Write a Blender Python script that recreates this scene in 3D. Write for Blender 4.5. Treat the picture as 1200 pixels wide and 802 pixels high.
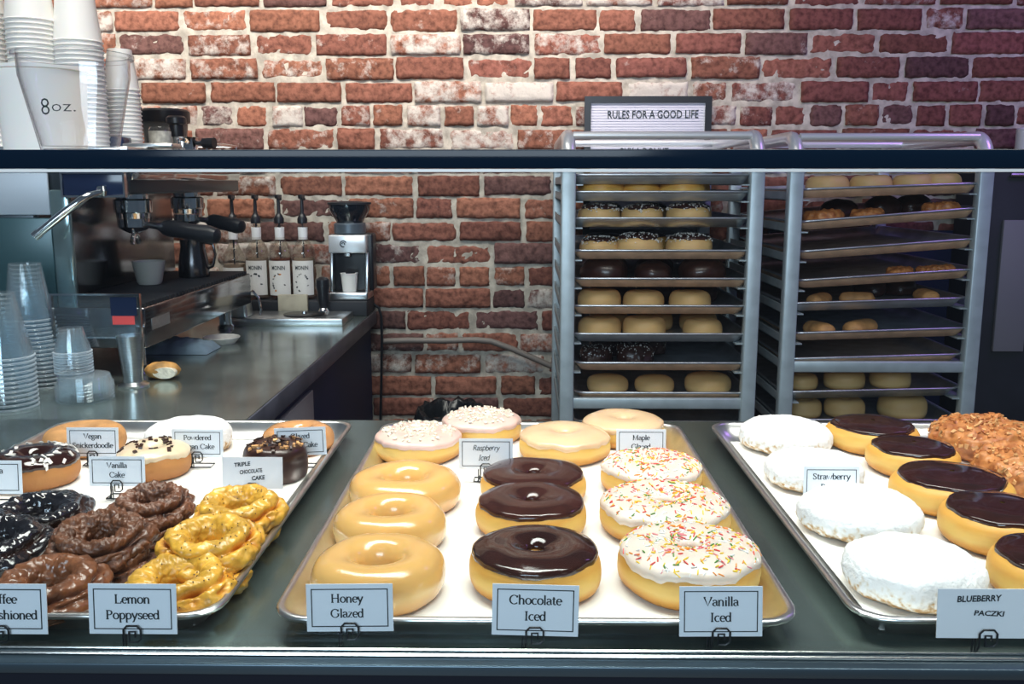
import bpy, bmesh, math, random
from math import sin, cos, pi, radians, tan, atan
from mathutils import Vector, Matrix, noise, Euler

sc = bpy.context.scene
for o in list(bpy.data.objects):
    bpy.data.objects.remove(o)
COL = sc.collection
R = radians

# ------------------------------------------------------------------ camera, light, exposure
CAMZ = 1.38
F = 1085.0
PITCH = atan(186 / F)
YAW = R(0.80)
cam_d = bpy.data.cameras.new('camera'); cam = bpy.data.objects.new('camera', cam_d); COL.objects.link(cam)
cam_d.sensor_width = 36; cam_d.lens = F * 36 / 1200; cam_d.clip_start = 0.02
cam.location = (0, 0, CAMZ); cam.rotation_euler = (pi / 2 - PITCH, 0, YAW)
sc.camera = cam
sc.view_settings.view_transform = 'Standard'; sc.view_settings.look = 'None'
sc.view_settings.exposure = 0.0; sc.view_settings.gamma = 1; sc.view_settings.use_curve_mapping = False
sc.cycles.use_denoising = True
sc.cycles.max_bounces = 10; sc.cycles.transparent_max_bounces = 96
sc.cycles.sample_clamp_indirect = 6

w = bpy.data.worlds.new('world'); sc.world = w; w.use_nodes = True
bg = w.node_tree.nodes['Background']; bg.inputs[0].default_value = (0.62, 0.78, 1.0, 1); bg.inputs[1].default_value = 0.12


def area(name, loc, target, sx, sy, power, color, spread=180):
    l = bpy.data.lights.new(name, 'AREA'); l.shape = 'RECTANGLE'; l.size = sx; l.size_y = sy
    l.energy = power; l.color = color; l.spread = R(spread)
    o = bpy.data.objects.new(name, l); COL.objects.link(o); o.location = loc
    d = Vector(target) - Vector(loc); o.rotation_euler = d.to_track_quat('-Z', 'Y').to_euler()
    return o


area('ceiling_lamp_over_case', (0.1, 1.10, CAMZ + 1.35), (0.08, 1.06, 0.99), 2.6, 0.5, 33, (1.0, 0.94, 0.84), 100)
area('ceiling_lamp_over_wall', (-0.75, 2.25, CAMZ + 1.10), (-0.75, 3.05, CAMZ + 0.40), 2.6, 0.25, 16.5, (1.0, 0.92, 0.83), 88)
area('front_fill_light', (-0.6, -2.7, CAMZ + 1.10), (0.2, 1.4, CAMZ - 0.35), 2.4, 1.2, 112, (0.72, 0.87, 1.0))  # unseen daylight fill added behind the camera for cards and rack fronts
area('violet_side_light', (1.7, 1.9, CAMZ + 1.0), (1.5, 2.6, CAMZ + 0.3), 0.5, 0.5, 6.0, (0.55, 0.25, 1.0))  # violet light from the right, its source out of view

# ------------------------------------------------------------------ pixel -> world helpers (photo frame 1200x802)
_up = Vector((0, sin(PITCH), cos(PITCH))); _fw = Vector((0, cos(PITCH), -sin(PITCH)))
_rot = Matrix.Rotation(YAW, 3, 'Z')
CAM = Vector((0, 0, CAMZ))


def ray(px, py):
    return _rot @ (_fw + Vector((1, 0, 0)) * ((px - 600) / F) + _up * (-(py - 401) / F))


def on_z(px, py, z):
    d = ray(px, py); return CAM + d * ((z - CAMZ) / d.z)


def on_y(px, py, y):
    d = ray(px, py); return CAM + d * (y / d.y)


def proj(p):
    v = _rot.inverted() @ (Vector(p) - CAM)
    zc = v.dot(_fw); return 600 + F * v.x / zc, 401 - F * v.dot(_up) / zc, zc


# ------------------------------------------------------------------ materials
MATS = {}


def _n(nt, t, **kw):
    n = nt.nodes.new(t)
    for k, v in kw.items(): setattr(n, k, v)
    return n


def mat(name, col, rough=0.5, metal=0.0, var=0.0, scale=20, bump=0.0, bscale=80, coat=0.0, spec=0.5, sss=0.0, col2=None, thr=None, stretch=None):
    if name in MATS: return MATS[name]
    m = bpy.data.materials.new(name); m.use_nodes = True; nt = m.node_tree; b = nt.nodes['Principled BSDF']
    b.inputs['Roughness'].default_value = rough; b.inputs['Metallic'].default_value = metal
    b.inputs['Specular IOR Level'].default_value = spec; b.inputs['Coat Weight'].default_value = coat
    b.inputs['Coat Roughness'].default_value = 0.08
    if sss:
        b.inputs['Subsurface Weight'].default_value = sss; b.inputs['Subsurface Radius'].default_value = (0.006, 0.003, 0.0015)
        b.inputs['Subsurface Scale'].default_value = 1.0
    tc = _n(nt, 'ShaderNodeTexCoord'); mp = _n(nt, 'ShaderNodeMapping')
    nt.links.new(tc.outputs['Object'], mp.inputs[0])
    if stretch: mp.inputs['Scale'].default_value = stretch
    if var or col2:
        nz = _n(nt, 'ShaderNodeTexNoise'); nz.inputs['Scale'].default_value = scale; nz.inputs['Detail'].default_value = 5
        nt.links.new(mp.outputs[0], nz.inputs['Vector'])
        cr = _n(nt, 'ShaderNodeValToRGB'); nt.links.new(nz.outputs['Fac'], cr.inputs[0])
        c2 = col2 or tuple(max(0, c * (1 - var)) for c in col)
        c1 = col if col2 else tuple(min(1, c * (1 + var * .4)) for c in col)
        lo, hi = thr or (0.35, 0.65)
        cr.color_ramp.elements[0].position = lo; cr.color_ramp.elements[1].position = hi
        cr.color_ramp.elements[0].color = (*c2, 1); cr.color_ramp.elements[1].color = (*c1, 1)
        nt.links.new(cr.outputs[0], b.inputs['Base Color'])
    else:
        b.inputs['Base Color'].default_value = (*col, 1)
    if bump:
        n2 = _n(nt, 'ShaderNodeTexNoise'); n2.inputs['Scale'].default_value = bscale; n2.inputs['Detail'].default_value = 4
        nt.links.new(mp.outputs[0], n2.inputs['Vector'])
        bp = _n(nt, 'ShaderNodeBump'); bp.inputs['Strength'].default_value = bump; bp.inputs['Distance'].default_value = 0.002
        nt.links.new(n2.outputs['Fac'], bp.inputs['Height']); nt.links.new(bp.outputs[0], b.inputs['Normal'])
    MATS[name] = m; return m


def dough_mat(name, stops, rough=0.5, coat=0.0, h=0.036, bump=0.15, sss=0.15, ns=30, na=.30, bs=140):
    """dough coloured by height: golden crust with the pale proof line a fried ring has round its middle"""
    m = bpy.data.materials.new(name); m.use_nodes = True; nt = m.node_tree; b = nt.nodes['Principled BSDF']
    b.inputs['Roughness'].default_value = rough; b.inputs['Coat Weight'].default_value = coat; b.inputs['Coat Roughness'].default_value = 0.12
    b.inputs['Subsurface Weight'].default_value = sss; b.inputs['Subsurface Radius'].default_value = (0.006, 0.003, 0.001); b.inputs['Subsurface Scale'].default_value = 1.0
    tc = _n(nt, 'ShaderNodeTexCoord'); sx = _n(nt, 'ShaderNodeSeparateXYZ'); nt.links.new(tc.outputs['Object'], sx.inputs[0])
    nz = _n(nt, 'ShaderNodeTexNoise'); nz.inputs['Scale'].default_value = ns; nz.inputs['Detail'].default_value = 4; nt.links.new(tc.outputs['Object'], nz.inputs['Vector'])
    d = _n(nt, 'ShaderNodeMath', operation='DIVIDE'); nt.links.new(sx.outputs[2], d.inputs[0]); d.inputs[1].default_value = h
    ma = _n(nt, 'ShaderNodeMath', operation='MULTIPLY_ADD'); nt.links.new(nz.outputs['Fac'], ma.inputs[0]); ma.inputs[1].default_value = na; nt.links.new(d.outputs[0], ma.inputs[2])
    mb = _n(nt, 'ShaderNodeMath', operation='SUBTRACT'); nt.links.new(ma.outputs[0], mb.inputs[0]); mb.inputs[1].default_value = na / 2
    cr = _n(nt, 'ShaderNodeValToRGB'); nt.links.new(mb.outputs[0], cr.inputs[0])
    el = cr.color_ramp.elements
    while len(el) < len(stops): el.new(0.5)
    for e, (p, c) in zip(el, stops): e.position = p; e.color = (*c, 1)
    nt.links.new(cr.outputs[0], b.inputs['Base Color'])
    n2 = _n(nt, 'ShaderNodeTexNoise'); n2.inputs['Scale'].default_value = bs; nt.links.new(tc.outputs['Object'], n2.inputs['Vector'])
    bp = _n(nt, 'ShaderNodeBump'); bp.inputs['Strength'].default_value = bump; bp.inputs['Distance'].default_value = 0.0015
    nt.links.new(n2.outputs['Fac'], bp.inputs['Height']); nt.links.new(bp.outputs[0], b.inputs['Normal'])
    MATS[name] = m; return m


def glass_mat(name, tint=(0.95, 0.98, 0.98), white=0.0, rough=0.0, gl=1.0):
    m = bpy.data.materials.new(name); m.use_nodes = True; nt = m.node_tree; nt.nodes.remove(nt.nodes['Principled BSDF'])
    out = nt.nodes['Material Output']
    t = _n(nt, 'ShaderNodeBsdfTransparent'); t.inputs[0].default_value = (*tint, 1)
    g = _n(nt, 'ShaderNodeBsdfGlossy'); g.inputs['Roughness'].default_value = rough
    lf = _n(nt, 'ShaderNodeLayerWeight'); lf.inputs[0].default_value = .5
    pw = _n(nt, 'ShaderNodeMath', operation='POWER'); nt.links.new(lf.outputs['Facing'], pw.inputs[0]); pw.inputs[1].default_value = 4.0
    mu = _n(nt, 'ShaderNodeMath', operation='MULTIPLY_ADD'); nt.links.new(pw.outputs[0], mu.inputs[0]); mu.inputs[1].default_value = .9 * gl; mu.inputs[2].default_value = .04 * gl
    mx = _n(nt, 'ShaderNodeMixShader'); nt.links.new(mu.outputs[0], mx.inputs[0]); nt.links.new(t.outputs[0], mx.inputs[1]); nt.links.new(g.outputs[0], mx.inputs[2])
    last = mx
    if white:
        d = _n(nt, 'ShaderNodeBsdfTranslucent'); d.inputs[0].default_value = (.9, .95, 1, 1)
        d2 = _n(nt, 'ShaderNodeBsdfDiffuse'); d2.inputs[0].default_value = (.9, .95, 1, 1)
        dm = _n(nt, 'ShaderNodeMixShader'); dm.inputs[0].default_value = 0.6; nt.links.new(d.outputs[0], dm.inputs[1]); nt.links.new(d2.outputs[0], dm.inputs[2])
        lw = _n(nt, 'ShaderNodeLayerWeight'); lw.inputs[0].default_value = 0.35
        ml = _n(nt, 'ShaderNodeMath', operation='MULTIPLY_ADD'); nt.links.new(lw.outputs['Facing'], ml.inputs[0]); ml.inputs[1].default_value = white * 2.2; ml.inputs[2].default_value = white * 0.6
        ml.use_clamp = True
        m2 = _n(nt, 'ShaderNodeMixShader'); nt.links.new(ml.outputs[0], m2.inputs[0]); nt.links.new(mx.outputs[0], m2.inputs[1]); nt.links.new(dm.outputs[0], m2.inputs[2])
        last = m2
    nt.links.new(last.outputs[0], out.inputs[0]); MATS[name] = m; return m


def brick_mat():
    m = bpy.data.materials.new('old_brick'); m.use_nodes = True; nt = m.node_tree; b = nt.nodes['Principled BSDF']
    b.inputs['Roughness'].default_value = 0.85; b.inputs['Specular IOR Level'].default_value = 0.25
    at = _n(nt, 'ShaderNodeAttribute'); at.attribute_name = 'brick'
    tc = _n(nt, 'ShaderNodeTexCoord')
    n1 = _n(nt, 'ShaderNodeTexNoise'); n1.inputs['Scale'].default_value = 22; n1.inputs['Detail'].default_value = 8; n1.inputs['Roughness'].default_value = .7; nt.links.new(tc.outputs['Object'], n1.inputs['Vector'])
    n2 = _n(nt, 'ShaderNodeTexNoise'); n2.inputs['Scale'].default_value = 60; n2.inputs['Detail'].default_value = 6; nt.links.new(tc.outputs['Object'], n2.inputs['Vector'])
    # tone variation inside a brick
    cr = _n(nt, 'ShaderNodeValToRGB'); nt.links.new(n2.outputs['Fac'], cr.inputs[0])
    cr.color_ramp.elements[0].position = .30; cr.color_ramp.elements[0].color = (.45, .42, .42, 1)
    cr.color_ramp.elements[1].position = .6; cr.color_ramp.elements[1].color = (1.1, 1.1, 1.1, 1)
    mu = _n(nt, 'ShaderNodeMix', data_type='RGBA', blend_type='MULTIPLY'); mu.inputs[0].default_value = 1
    nt.links.new(at.outputs['Color'], mu.inputs[6]); nt.links.new(cr.outputs[0], mu.inputs[7])
    # old whitewash left on the face: threshold rides on the per-brick amount (alpha)
    ad = _n(nt, 'ShaderNodeMath', operation='ADD'); nt.links.new(n1.outputs['Fac'], ad.inputs[0]); nt.links.new(at.outputs['Alpha'], ad.inputs[1])
    rp = _n(nt, 'ShaderNodeMapRange'); rp.inputs[1].default_value = 0.86; rp.inputs[2].default_value = 1.04; nt.links.new(ad.outputs[0], rp.inputs[0])
    mx = _n(nt, 'ShaderNodeMix', data_type='RGBA'); nt.links.new(rp.outputs[0], mx.inputs[0]); nt.links.new(mu.outputs[2], mx.inputs[6]); mx.inputs[7].default_value = (.56, .51, .46, 1)
    nt.links.new(mx.outputs[2], b.inputs['Base Color'])
    bp = _n(nt, 'ShaderNodeBump'); bp.inputs['Strength'].default_value = .7; bp.inputs['Distance'].default_value = .006
    nt.links.new(n2.outputs['Fac'], bp.inputs['Height']); nt.links.new(bp.outputs[0], b.inputs['Normal'])
    return m


M_brick = brick_mat()
M_mortar = mat('mortar', (.50, .455, .385), .95, var=.35, scale=35, bump=1.0, bscale=90)
M_steel = mat('brushed_steel', (.62, .64, .65), .28, 1, var=.15, scale=60, stretch=(1, 1, 8))
M_chrome = mat('polished_steel', (.78, .80, .82), .08, 1)
M_mirror = mat('mirror_steel', (.27, .26, .27), .12, 1, bump=.05, bscale=8)
M_alu = mat('pan_aluminium', (.78, .78, .77), .30, 1, var=.12, scale=40)
M_alu_warm_refl = mat('pan_aluminium_warm_reflection', (.90, .56, .35), .45, .0, var=.25, scale=25)  # warm reflection painted as amber colour on the rack trays' outer walls
M_traytop = mat('tray_aluminium_inside', (.60, .63, .68), .35, .9, var=.2, scale=20)
M_alu_grey = mat('pan_aluminium_grey', (.66, .67, .68), .36, .6, var=.15, scale=25)
M_rack = mat('rack_aluminium', (.47, .54, .57), .42, .35, var=.12, scale=30)
M_rackbar = mat('rack_tube', (.76, .77, .78), .30, .45)
M_paper = mat('parchment', (.88, .87, .83), .6, var=.03, scale=8)
M_card = mat('card_stock', (.84, .87, .92), .6)
M_card2 = mat('plain_card_stock', (.82, .83, .86), .65)
M_ink = mat('black_ink', (.012, .022, .028), .6)
M_wire = mat('black_wire', (.012, .014, .018), .4)
M_deck = mat('deck_steel', (.20, .25, .235), .27, .80, var=.45, scale=7, stretch=(1, .25, 1))
M_rail = mat('rail_steel', (.085, .13, .165), .32, .75, var=.1, scale=12, stretch=(.2, 1, 1))
M_lip = mat('bright_trim', (.82, .82, .78), .15, 1)
M_edge = mat('glass_edge', (.004, .012, .026), .12, 0, spec=.15)
M_base = mat('case_base', (.008, .011, .019), .5, spec=.2)
M_glass = glass_mat('case_glass', (.905, .935, .945), gl=.6)
M_acryl = glass_mat('acrylic', (.86, .93, .96), white=.05)
M_clearcup = glass_mat('clear_plastic', (.965, .99, 1.0), white=.045, rough=.05)
M_clearcup1 = glass_mat('clear_plastic_cup', (.985, .99, 1.0), white=.012, rough=.04, gl=1.2)
M_cliprim = glass_mat('clear_plastic_rim', (.95, .98, 1.0), white=.22, rough=.1)
M_bottle = glass_mat('clear_bottle', (.93, .91, .88), white=.015)
M_papercup = mat('paper_cup', (.87, .85, .81), .5, sss=.1)
M_black = mat('black_plastic', (.012, .013, .017), .35)
M_blackm = mat('black_matte', (.016, .018, .024), .65, var=.3, scale=9)
M_navy = mat('navy_panel', (.016, .022, .070), .55, spec=.2, var=.15, scale=5)
M_counter = mat('counter_steel', (.36, .43, .41), .18, .8, var=.35, scale=9)
M_counteredge = mat('counter_edge', (.11, .115, .15), .4, .2, var=.3, scale=14)
M_machine = mat('machine_dark_steel', (.06, .075, .09), .25, .6)
M_machlight = mat('machine_grey_panel', (.42, .48, .56), .4, .1)
M_screen = mat('dark_blue_panel', (.012, .022, .06), .15)
M_teal = mat('teal_glass_panel', (.03, .075, .09), .25, .2)
M_pillar = mat('machine_side_strip', (.30, .42, .44), .15, .8)
M_white = mat('white_plastic', (.82, .83, .84), .45)
M_board = mat('letter_board_felt', (.66, .66, .74), .8)
M_floor = mat('floor_tile', (.20, .13, .09), .5, var=.3, scale=3)
M_cloth = mat('blue_cloth', (.24, .34, .42), .9, var=.3, scale=15, bump=.5, bscale=60)
M_plate = mat('pale_plate', (.62, .60, .56), .5, var=.3, scale=40)
M_bread = mat('bread_crust', (.70, .36, .10), .6, var=.5, scale=40, bump=.6)
M_crumbin = mat('bread_crumb', (.86, .80, .66), .8, var=.2, scale=80, bump=.8, bscale=200)
M_red = mat('red_label', (.75, .08, .08), .5)
M_amber = mat('syrup_amber', (.16, .045, .02), .1, coat=.6)
M_pale = mat('syrup_pale', (.36, .27, .20), .1, coat=.6)
M_label = mat('bottle_label', (.80, .78, .74), .6)
M_gold = mat('brass_trim', (.6, .45, .18), .3, 1)
M_cord = mat('grey_conduit', (.20, .17, .15), .5)
M_bag = mat('black_bin_bag', (.010, .011, .013), .18, bump=1.0, bscale=25)
M_wood = mat('pale_wood_block', (.50, .45, .34), .6, var=.2, scale=20)
M_note = mat('paper_note', (.62, .62, .55), .8, var=.4, scale=60)

YEAST = [(0.0, (.46, .19, .04)), (.24, (.68, .33, .06)), (.42, (.84, .55, .16)), (.58, (.84, .53, .14)), (.78, (.72, .37, .07))]
M_dough = dough_mat('yeast_dough', YEAST, .5)
M_dough_honey = dough_mat('honey_glazed_dough', [(0, (.62, .30, .09)), (.3, (.80, .46, .15)), (.5, (.87, .57, .23)), (.75, (.82, .47, .15)), (1, (.80, .45, .14))], .22, coat=.85, bump=.05)
M_dough_cake = dough_mat('cake_dough', [(0, (.40, .16, .045)), (.5, (.56, .25, .075)), (1, (.50, .21, .06))], .6, h=.04, bump=.4)
M_powder = dough_mat('powdered_sugar', [(0.0, (.46, .27, .12)), (.12, (.64, .48, .31)), (.26, (.78, .73, .66)), (.46, (.86, .855, .85))], .9, h=.04, bump=1.0, sss=.0, ns=150, na=1.7, bs=260)
M_dough_dim = dough_mat('plain_dough', [(0, (.50, .26, .08)), (.4, (.74, .50, .22)), (.7, (.70, .44, .18))], .55)
M_choc = mat('chocolate_icing', (.030, .0085, .006), .10, coat=.5, var=.35, scale=30, bump=.10, bscale=35)
M_choc_brown = mat('milk_chocolate_icing', (.048, .014, .010), .16, coat=.25, var=.3, scale=30, bump=.10, bscale=35)
M_vanilla = mat('vanilla_icing', (.80, .67, .57), .30, coat=.25, sss=.2, var=.08, scale=30, bump=.06, bscale=60)
M_rasp = mat('raspberry_icing', (.78, .54, .47), .30, coat=.25, sss=.2, var=.1, scale=35, bump=.06, bscale=60)
M_maple = mat('maple_icing', (.80, .55, .33), .26, coat=.3, sss=.2, var=.06, scale=20, bump=.05, bscale=50)
M_powder2 = mat('sugar_crumb_white', (.90, .84, .70), .8)
M_snick = mat('cinnamon_sugar_dough', (.56, .28, .10), .65, var=.25, scale=40, bump=.5, bscale=150)
M_glazedcake = mat('glazed_cake_dough', (.70, .34, .13), .22, coat=.7, var=.25, scale=30)
M_creamglaze = mat('cream_glaze', (.80, .64, .44), .3, coat=.3, var=.1, scale=30, sss=.2)
M_bits = mat('chocolate_bits', (.045, .018, .012), .35)
M_flakes = mat('coconut_flakes', (.82, .78, .72), .7)
def old_mat(name, skin, crack, rough, coat, bump, bscale=150):
    m = mat(name, skin, rough, coat=coat, var=.35, scale=45, bump=bump, bscale=bscale); nt = m.node_tree; b = nt.nodes['Principled BSDF']
    src = b.inputs['Base Color'].links[0].from_socket
    at = _n(nt, 'ShaderNodeAttribute'); at.attribute_name = 'crack'
    mr = _n(nt, 'ShaderNodeMapRange'); mr.inputs[1].default_value = .15; mr.inputs[2].default_value = .8; nt.links.new(at.outputs['Fac'], mr.inputs[0])
    mx = _n(nt, 'ShaderNodeMix', data_type='RGBA'); nt.links.new(mr.outputs[0], mx.inputs[0]); nt.links.new(src, mx.inputs[6]); mx.inputs[7].default_value = (*crack, 1)
    nt.links.new(mx.outputs[2], b.inputs['Base Color'])
    return m


M_of_choc = old_mat('chocolate_old_fashioned', (.175, .062, .026), (.040, .012, .007), .36, .3, 1.0, 220)
M_of_black = old_mat('dark_glazed_old_fashioned', (.016, .015, .019), (.05, .02, .012), .16, .8, .4, 70)
M_of_lemon = old_mat('lemon_old_fashioned', (.84, .44, .05), (.62, .19, .008), .36, .35, .5, 130)
M_coffee = old_mat('coffee_old_fashioned', (.25, .090, .038), (.085, .022, .009), .28, .4, .6, 90)
M_poppy = mat('poppy_seeds', (.05, .035, .03), .6)
M_fritter = mat('toasted_coating', (.62, .25, .075), .5, coat=.2, col2=(.34, .10, .025), thr=(.35, .6), scale=60, bump=.8, bscale=90)
M_nut = mat('toasted_nut_bits', (.72, .38, .15), .5, var=.4, scale=90)
M_triple = mat('dark_cake_icing', (.040, .013, .008), .35, coat=.2, var=.3, scale=40, bump=.3)
SPR = [mat('sprinkle_white', (.9, .88, .84), .4), mat('sprinkle_yellow', (.9, .60, .04), .4), mat('sprinkle_red', (.75, .07, .06), .4),
       mat('sprinkle_orange', (.9, .28, .03), .4), mat('sprinkle_green', (.10, .28, .05), .4), mat('sprinkle_pink', (.85, .28, .30), .4)]

# ------------------------------------------------------------------ mesh building
ORG = {}


class MB:
    def __init__(s): s.v = []; s.f = []; s.m = []; s.attr = None

    def add(s, vs, fs, mi=0):
        o = len(s.v); s.v += [Vector(p) for p in vs]; s.f += [tuple(i + o for i in f) for f in fs]; s.m += [mi] * len(fs); return s

    def box(s, a, b, mi=0, M=None):
        (x0, y0, z0), (x1, y1, z1) = a, b
        vs = [Vector(p) for p in ((x0, y0, z0), (x1, y0, z0), (x1, y1, z0), (x0, y1, z0), (x0, y0, z1), (x1, y0, z1), (x1, y1, z1), (x0, y1, z1))]
        if M: vs = [M @ p for p in vs]
        return s.add(vs, [(0, 3, 2, 1), (4, 5, 6, 7), (0, 1, 5, 4), (1, 2, 6, 5), (2, 3, 7, 6), (3, 0, 4, 7)], mi)

    def tube(s, pts, r, n=8, mi=0, closed=False, radii=None):
        pts = [Vector(p) for p in pts]; k = len(pts); rings = []
        up = Vector((0, 0, 1)); vs = []
        prev = None
        for i, p in enumerate(pts):
            if closed: t = (pts[(i + 1) % k] - pts[i - 1])
            else: t = pts[min(i + 1, k - 1)] - pts[max(i - 1, 0)]
            t = t.normalized() if t.length > 1e-9 else Vector((0, 0, 1))
            if prev is None:
                a = t.orthogonal().normalized() if abs(t.z) > .95 else t.cross(up).normalized()
            else:
                a = (prev - t * prev.dot(t)); a = a.normalized() if a.length > 1e-6 else t.orthogonal().normalized()
            prev = a; b = t.cross(a)
            rr = radii[i] if radii else r
            for j in range(n):
                an = 2 * pi * j / n; vs.append(p + a * (rr * cos(an)) + b * (rr * sin(an)))
        fs = []
        for i in range(k if closed else k - 1):
            i2 = (i + 1) % k
            for j in range(n):
                j2 = (j + 1) % n; fs.append((i * n + j, i * n + j2, i2 * n + j2, i2 * n + j))
        if not closed:
            fs.append(tuple(range(n - 1, -1, -1))); fs.append(tuple((k - 1) * n + j for j in range(n)))
        return s.add(vs, fs, mi)

    def lathe(s, prof, n=32, c=(0, 0, 0), mi=0, M=None):
        """prof: list of (r, z); r=0 at an end closes to a point"""
        vs = []; fs = []; idx = []
        for r, z in prof:
            if r <= 1e-6: idx.append([len(vs)] * n); vs.append(Vector((0, 0, z)))
            else:
                idx.append([len(vs) + j for j in range(n)])
                for j in range(n): a = 2 * pi * j / n; vs.append(Vector((r * cos(a), r * sin(a), z)))
        for i in range(len(prof) - 1):
            A, B = idx[i], idx[i + 1]
            for j in range(n):
                k = (j + 1) % n
                q = []
                for t in (A[j], A[k], B[k], B[j]):
                    if t not in q: q.append(t)
                if len(q) > 2: fs.append(tuple(q))
        c = Vector(c)
        vs = [(M @ p if M else p) + c for p in vs]
        return s.add(vs, fs, mi)

    def loops(s, loops, mi=0, cap0=True, cap1=True):
        n = len(loops[0]); vs = [p for l in loops for p in l]; fs = []
        for i in range(len(loops) - 1):
            for j in range(n): k = (j + 1) % n; fs.append((i * n + j, i * n + k, (i + 1) * n + k, (i + 1) * n + j))
        if cap0: fs.append(tuple(range(n - 1, -1, -1)))
        if cap1: fs.append(tuple((len(loops) - 1) * n + j for j in range(n)))
        return s.add(vs, fs, mi)

    def build(s, name, mats, parent=None, org=None, bevel=0, smooth=True, sharp=40, seg=2):
        if parent is not None: org = ORG[parent.name]
        elif org is None:
            xs = [p.x for p in s.v]; ys = [p.y for p in s.v]; zs = [p.z for p in s.v]
            org = Vector(((min(xs) + max(xs)) / 2, (min(ys) + max(ys)) / 2, min(zs)))
        org = Vector(org)
        me = bpy.data.meshes.new(name); me.from_pydata([tuple(p - org) for p in s.v], [], s.f)
        for m in (mats if isinstance(mats, (list, tuple)) else [mats]): me.materials.append(m)
        if len(me.materials) > 1: me.polygons.foreach_set('material_index', s.m)
        bm = bmesh.new(); bm.from_mesh(me); bmesh.ops.recalc_face_normals(bm, faces=bm.faces); bm.to_mesh(me); bm.free()
        if smooth:
            me.polygons.foreach_set('use_smooth', [True] * len(me.polygons))
            if sharp and not bevel: me.set_sharp_from_angle(angle=R(sharp))
        if s.attr:
            at = me.attributes.new('crack', 'FLOAT', 'POINT'); at.data.foreach_set('value', s.attr)
        me.update()
        o = bpy.data.objects.new(name, me); COL.objects.link(o)
        if parent is not None: o.parent = parent
        else: o.location = org
        ORG[o.name] = org
        if bevel:
            b = o.modifiers.new('bevel', 'BEVEL'); b.width = bevel; b.segments = seg; b.limit_method = 'ANGLE'; b.angle_limit = R(40)
        return o


def tag(o, label, cat, group=None, kind=None):
    if label: o['label'] = label
    if cat: o['category'] = cat
    if group: o['group'] = group
    if kind: o['kind'] = kind
    return o


def thing(name, label, cat, loc=(0, 0, 0), group=None):
    o = bpy.data.objects.new(name, None); COL.objects.link(o); o.location = loc; o.empty_display_size = .02
    ORG[o.name] = Vector(loc); return tag(o, label, cat, group)


def struct(o): o['kind'] = 'structure'; return o


def copy_tree(o, parent=None):
    c = o.copy(); COL.objects.link(c); c.parent = parent
    if o.name in ORG: ORG[c.name] = ORG[o.name]
    for ch in list(o.children): copy_tree(ch, c)
    return c


def rrect(x0, y0, x1, y1, r, z, n=5):
    pts = []
    for cx, cy, a0 in ((x1 - r, y1 - r, 0), (x0 + r, y1 - r, 90), (x0 + r, y0 + r, 180), (x1 - r, y0 + r, 270)):
        for i in range(n + 1):
            a = R(a0 + 90 * i / n); pts.append(Vector((cx + r * cos(a), cy + r * sin(a), z)))
    return pts


# ------------------------------------------------------------------ lettering
def E(cx, cy, rx, ry, a0, a1, n=14):
    return [(cx + rx * cos(R(a0 + (a1 - a0) * i / n)), cy + ry * sin(R(a0 + (a1 - a0) * i / n))) for i in range(n + 1)]


def S_(*p): return ('s', p)


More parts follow.
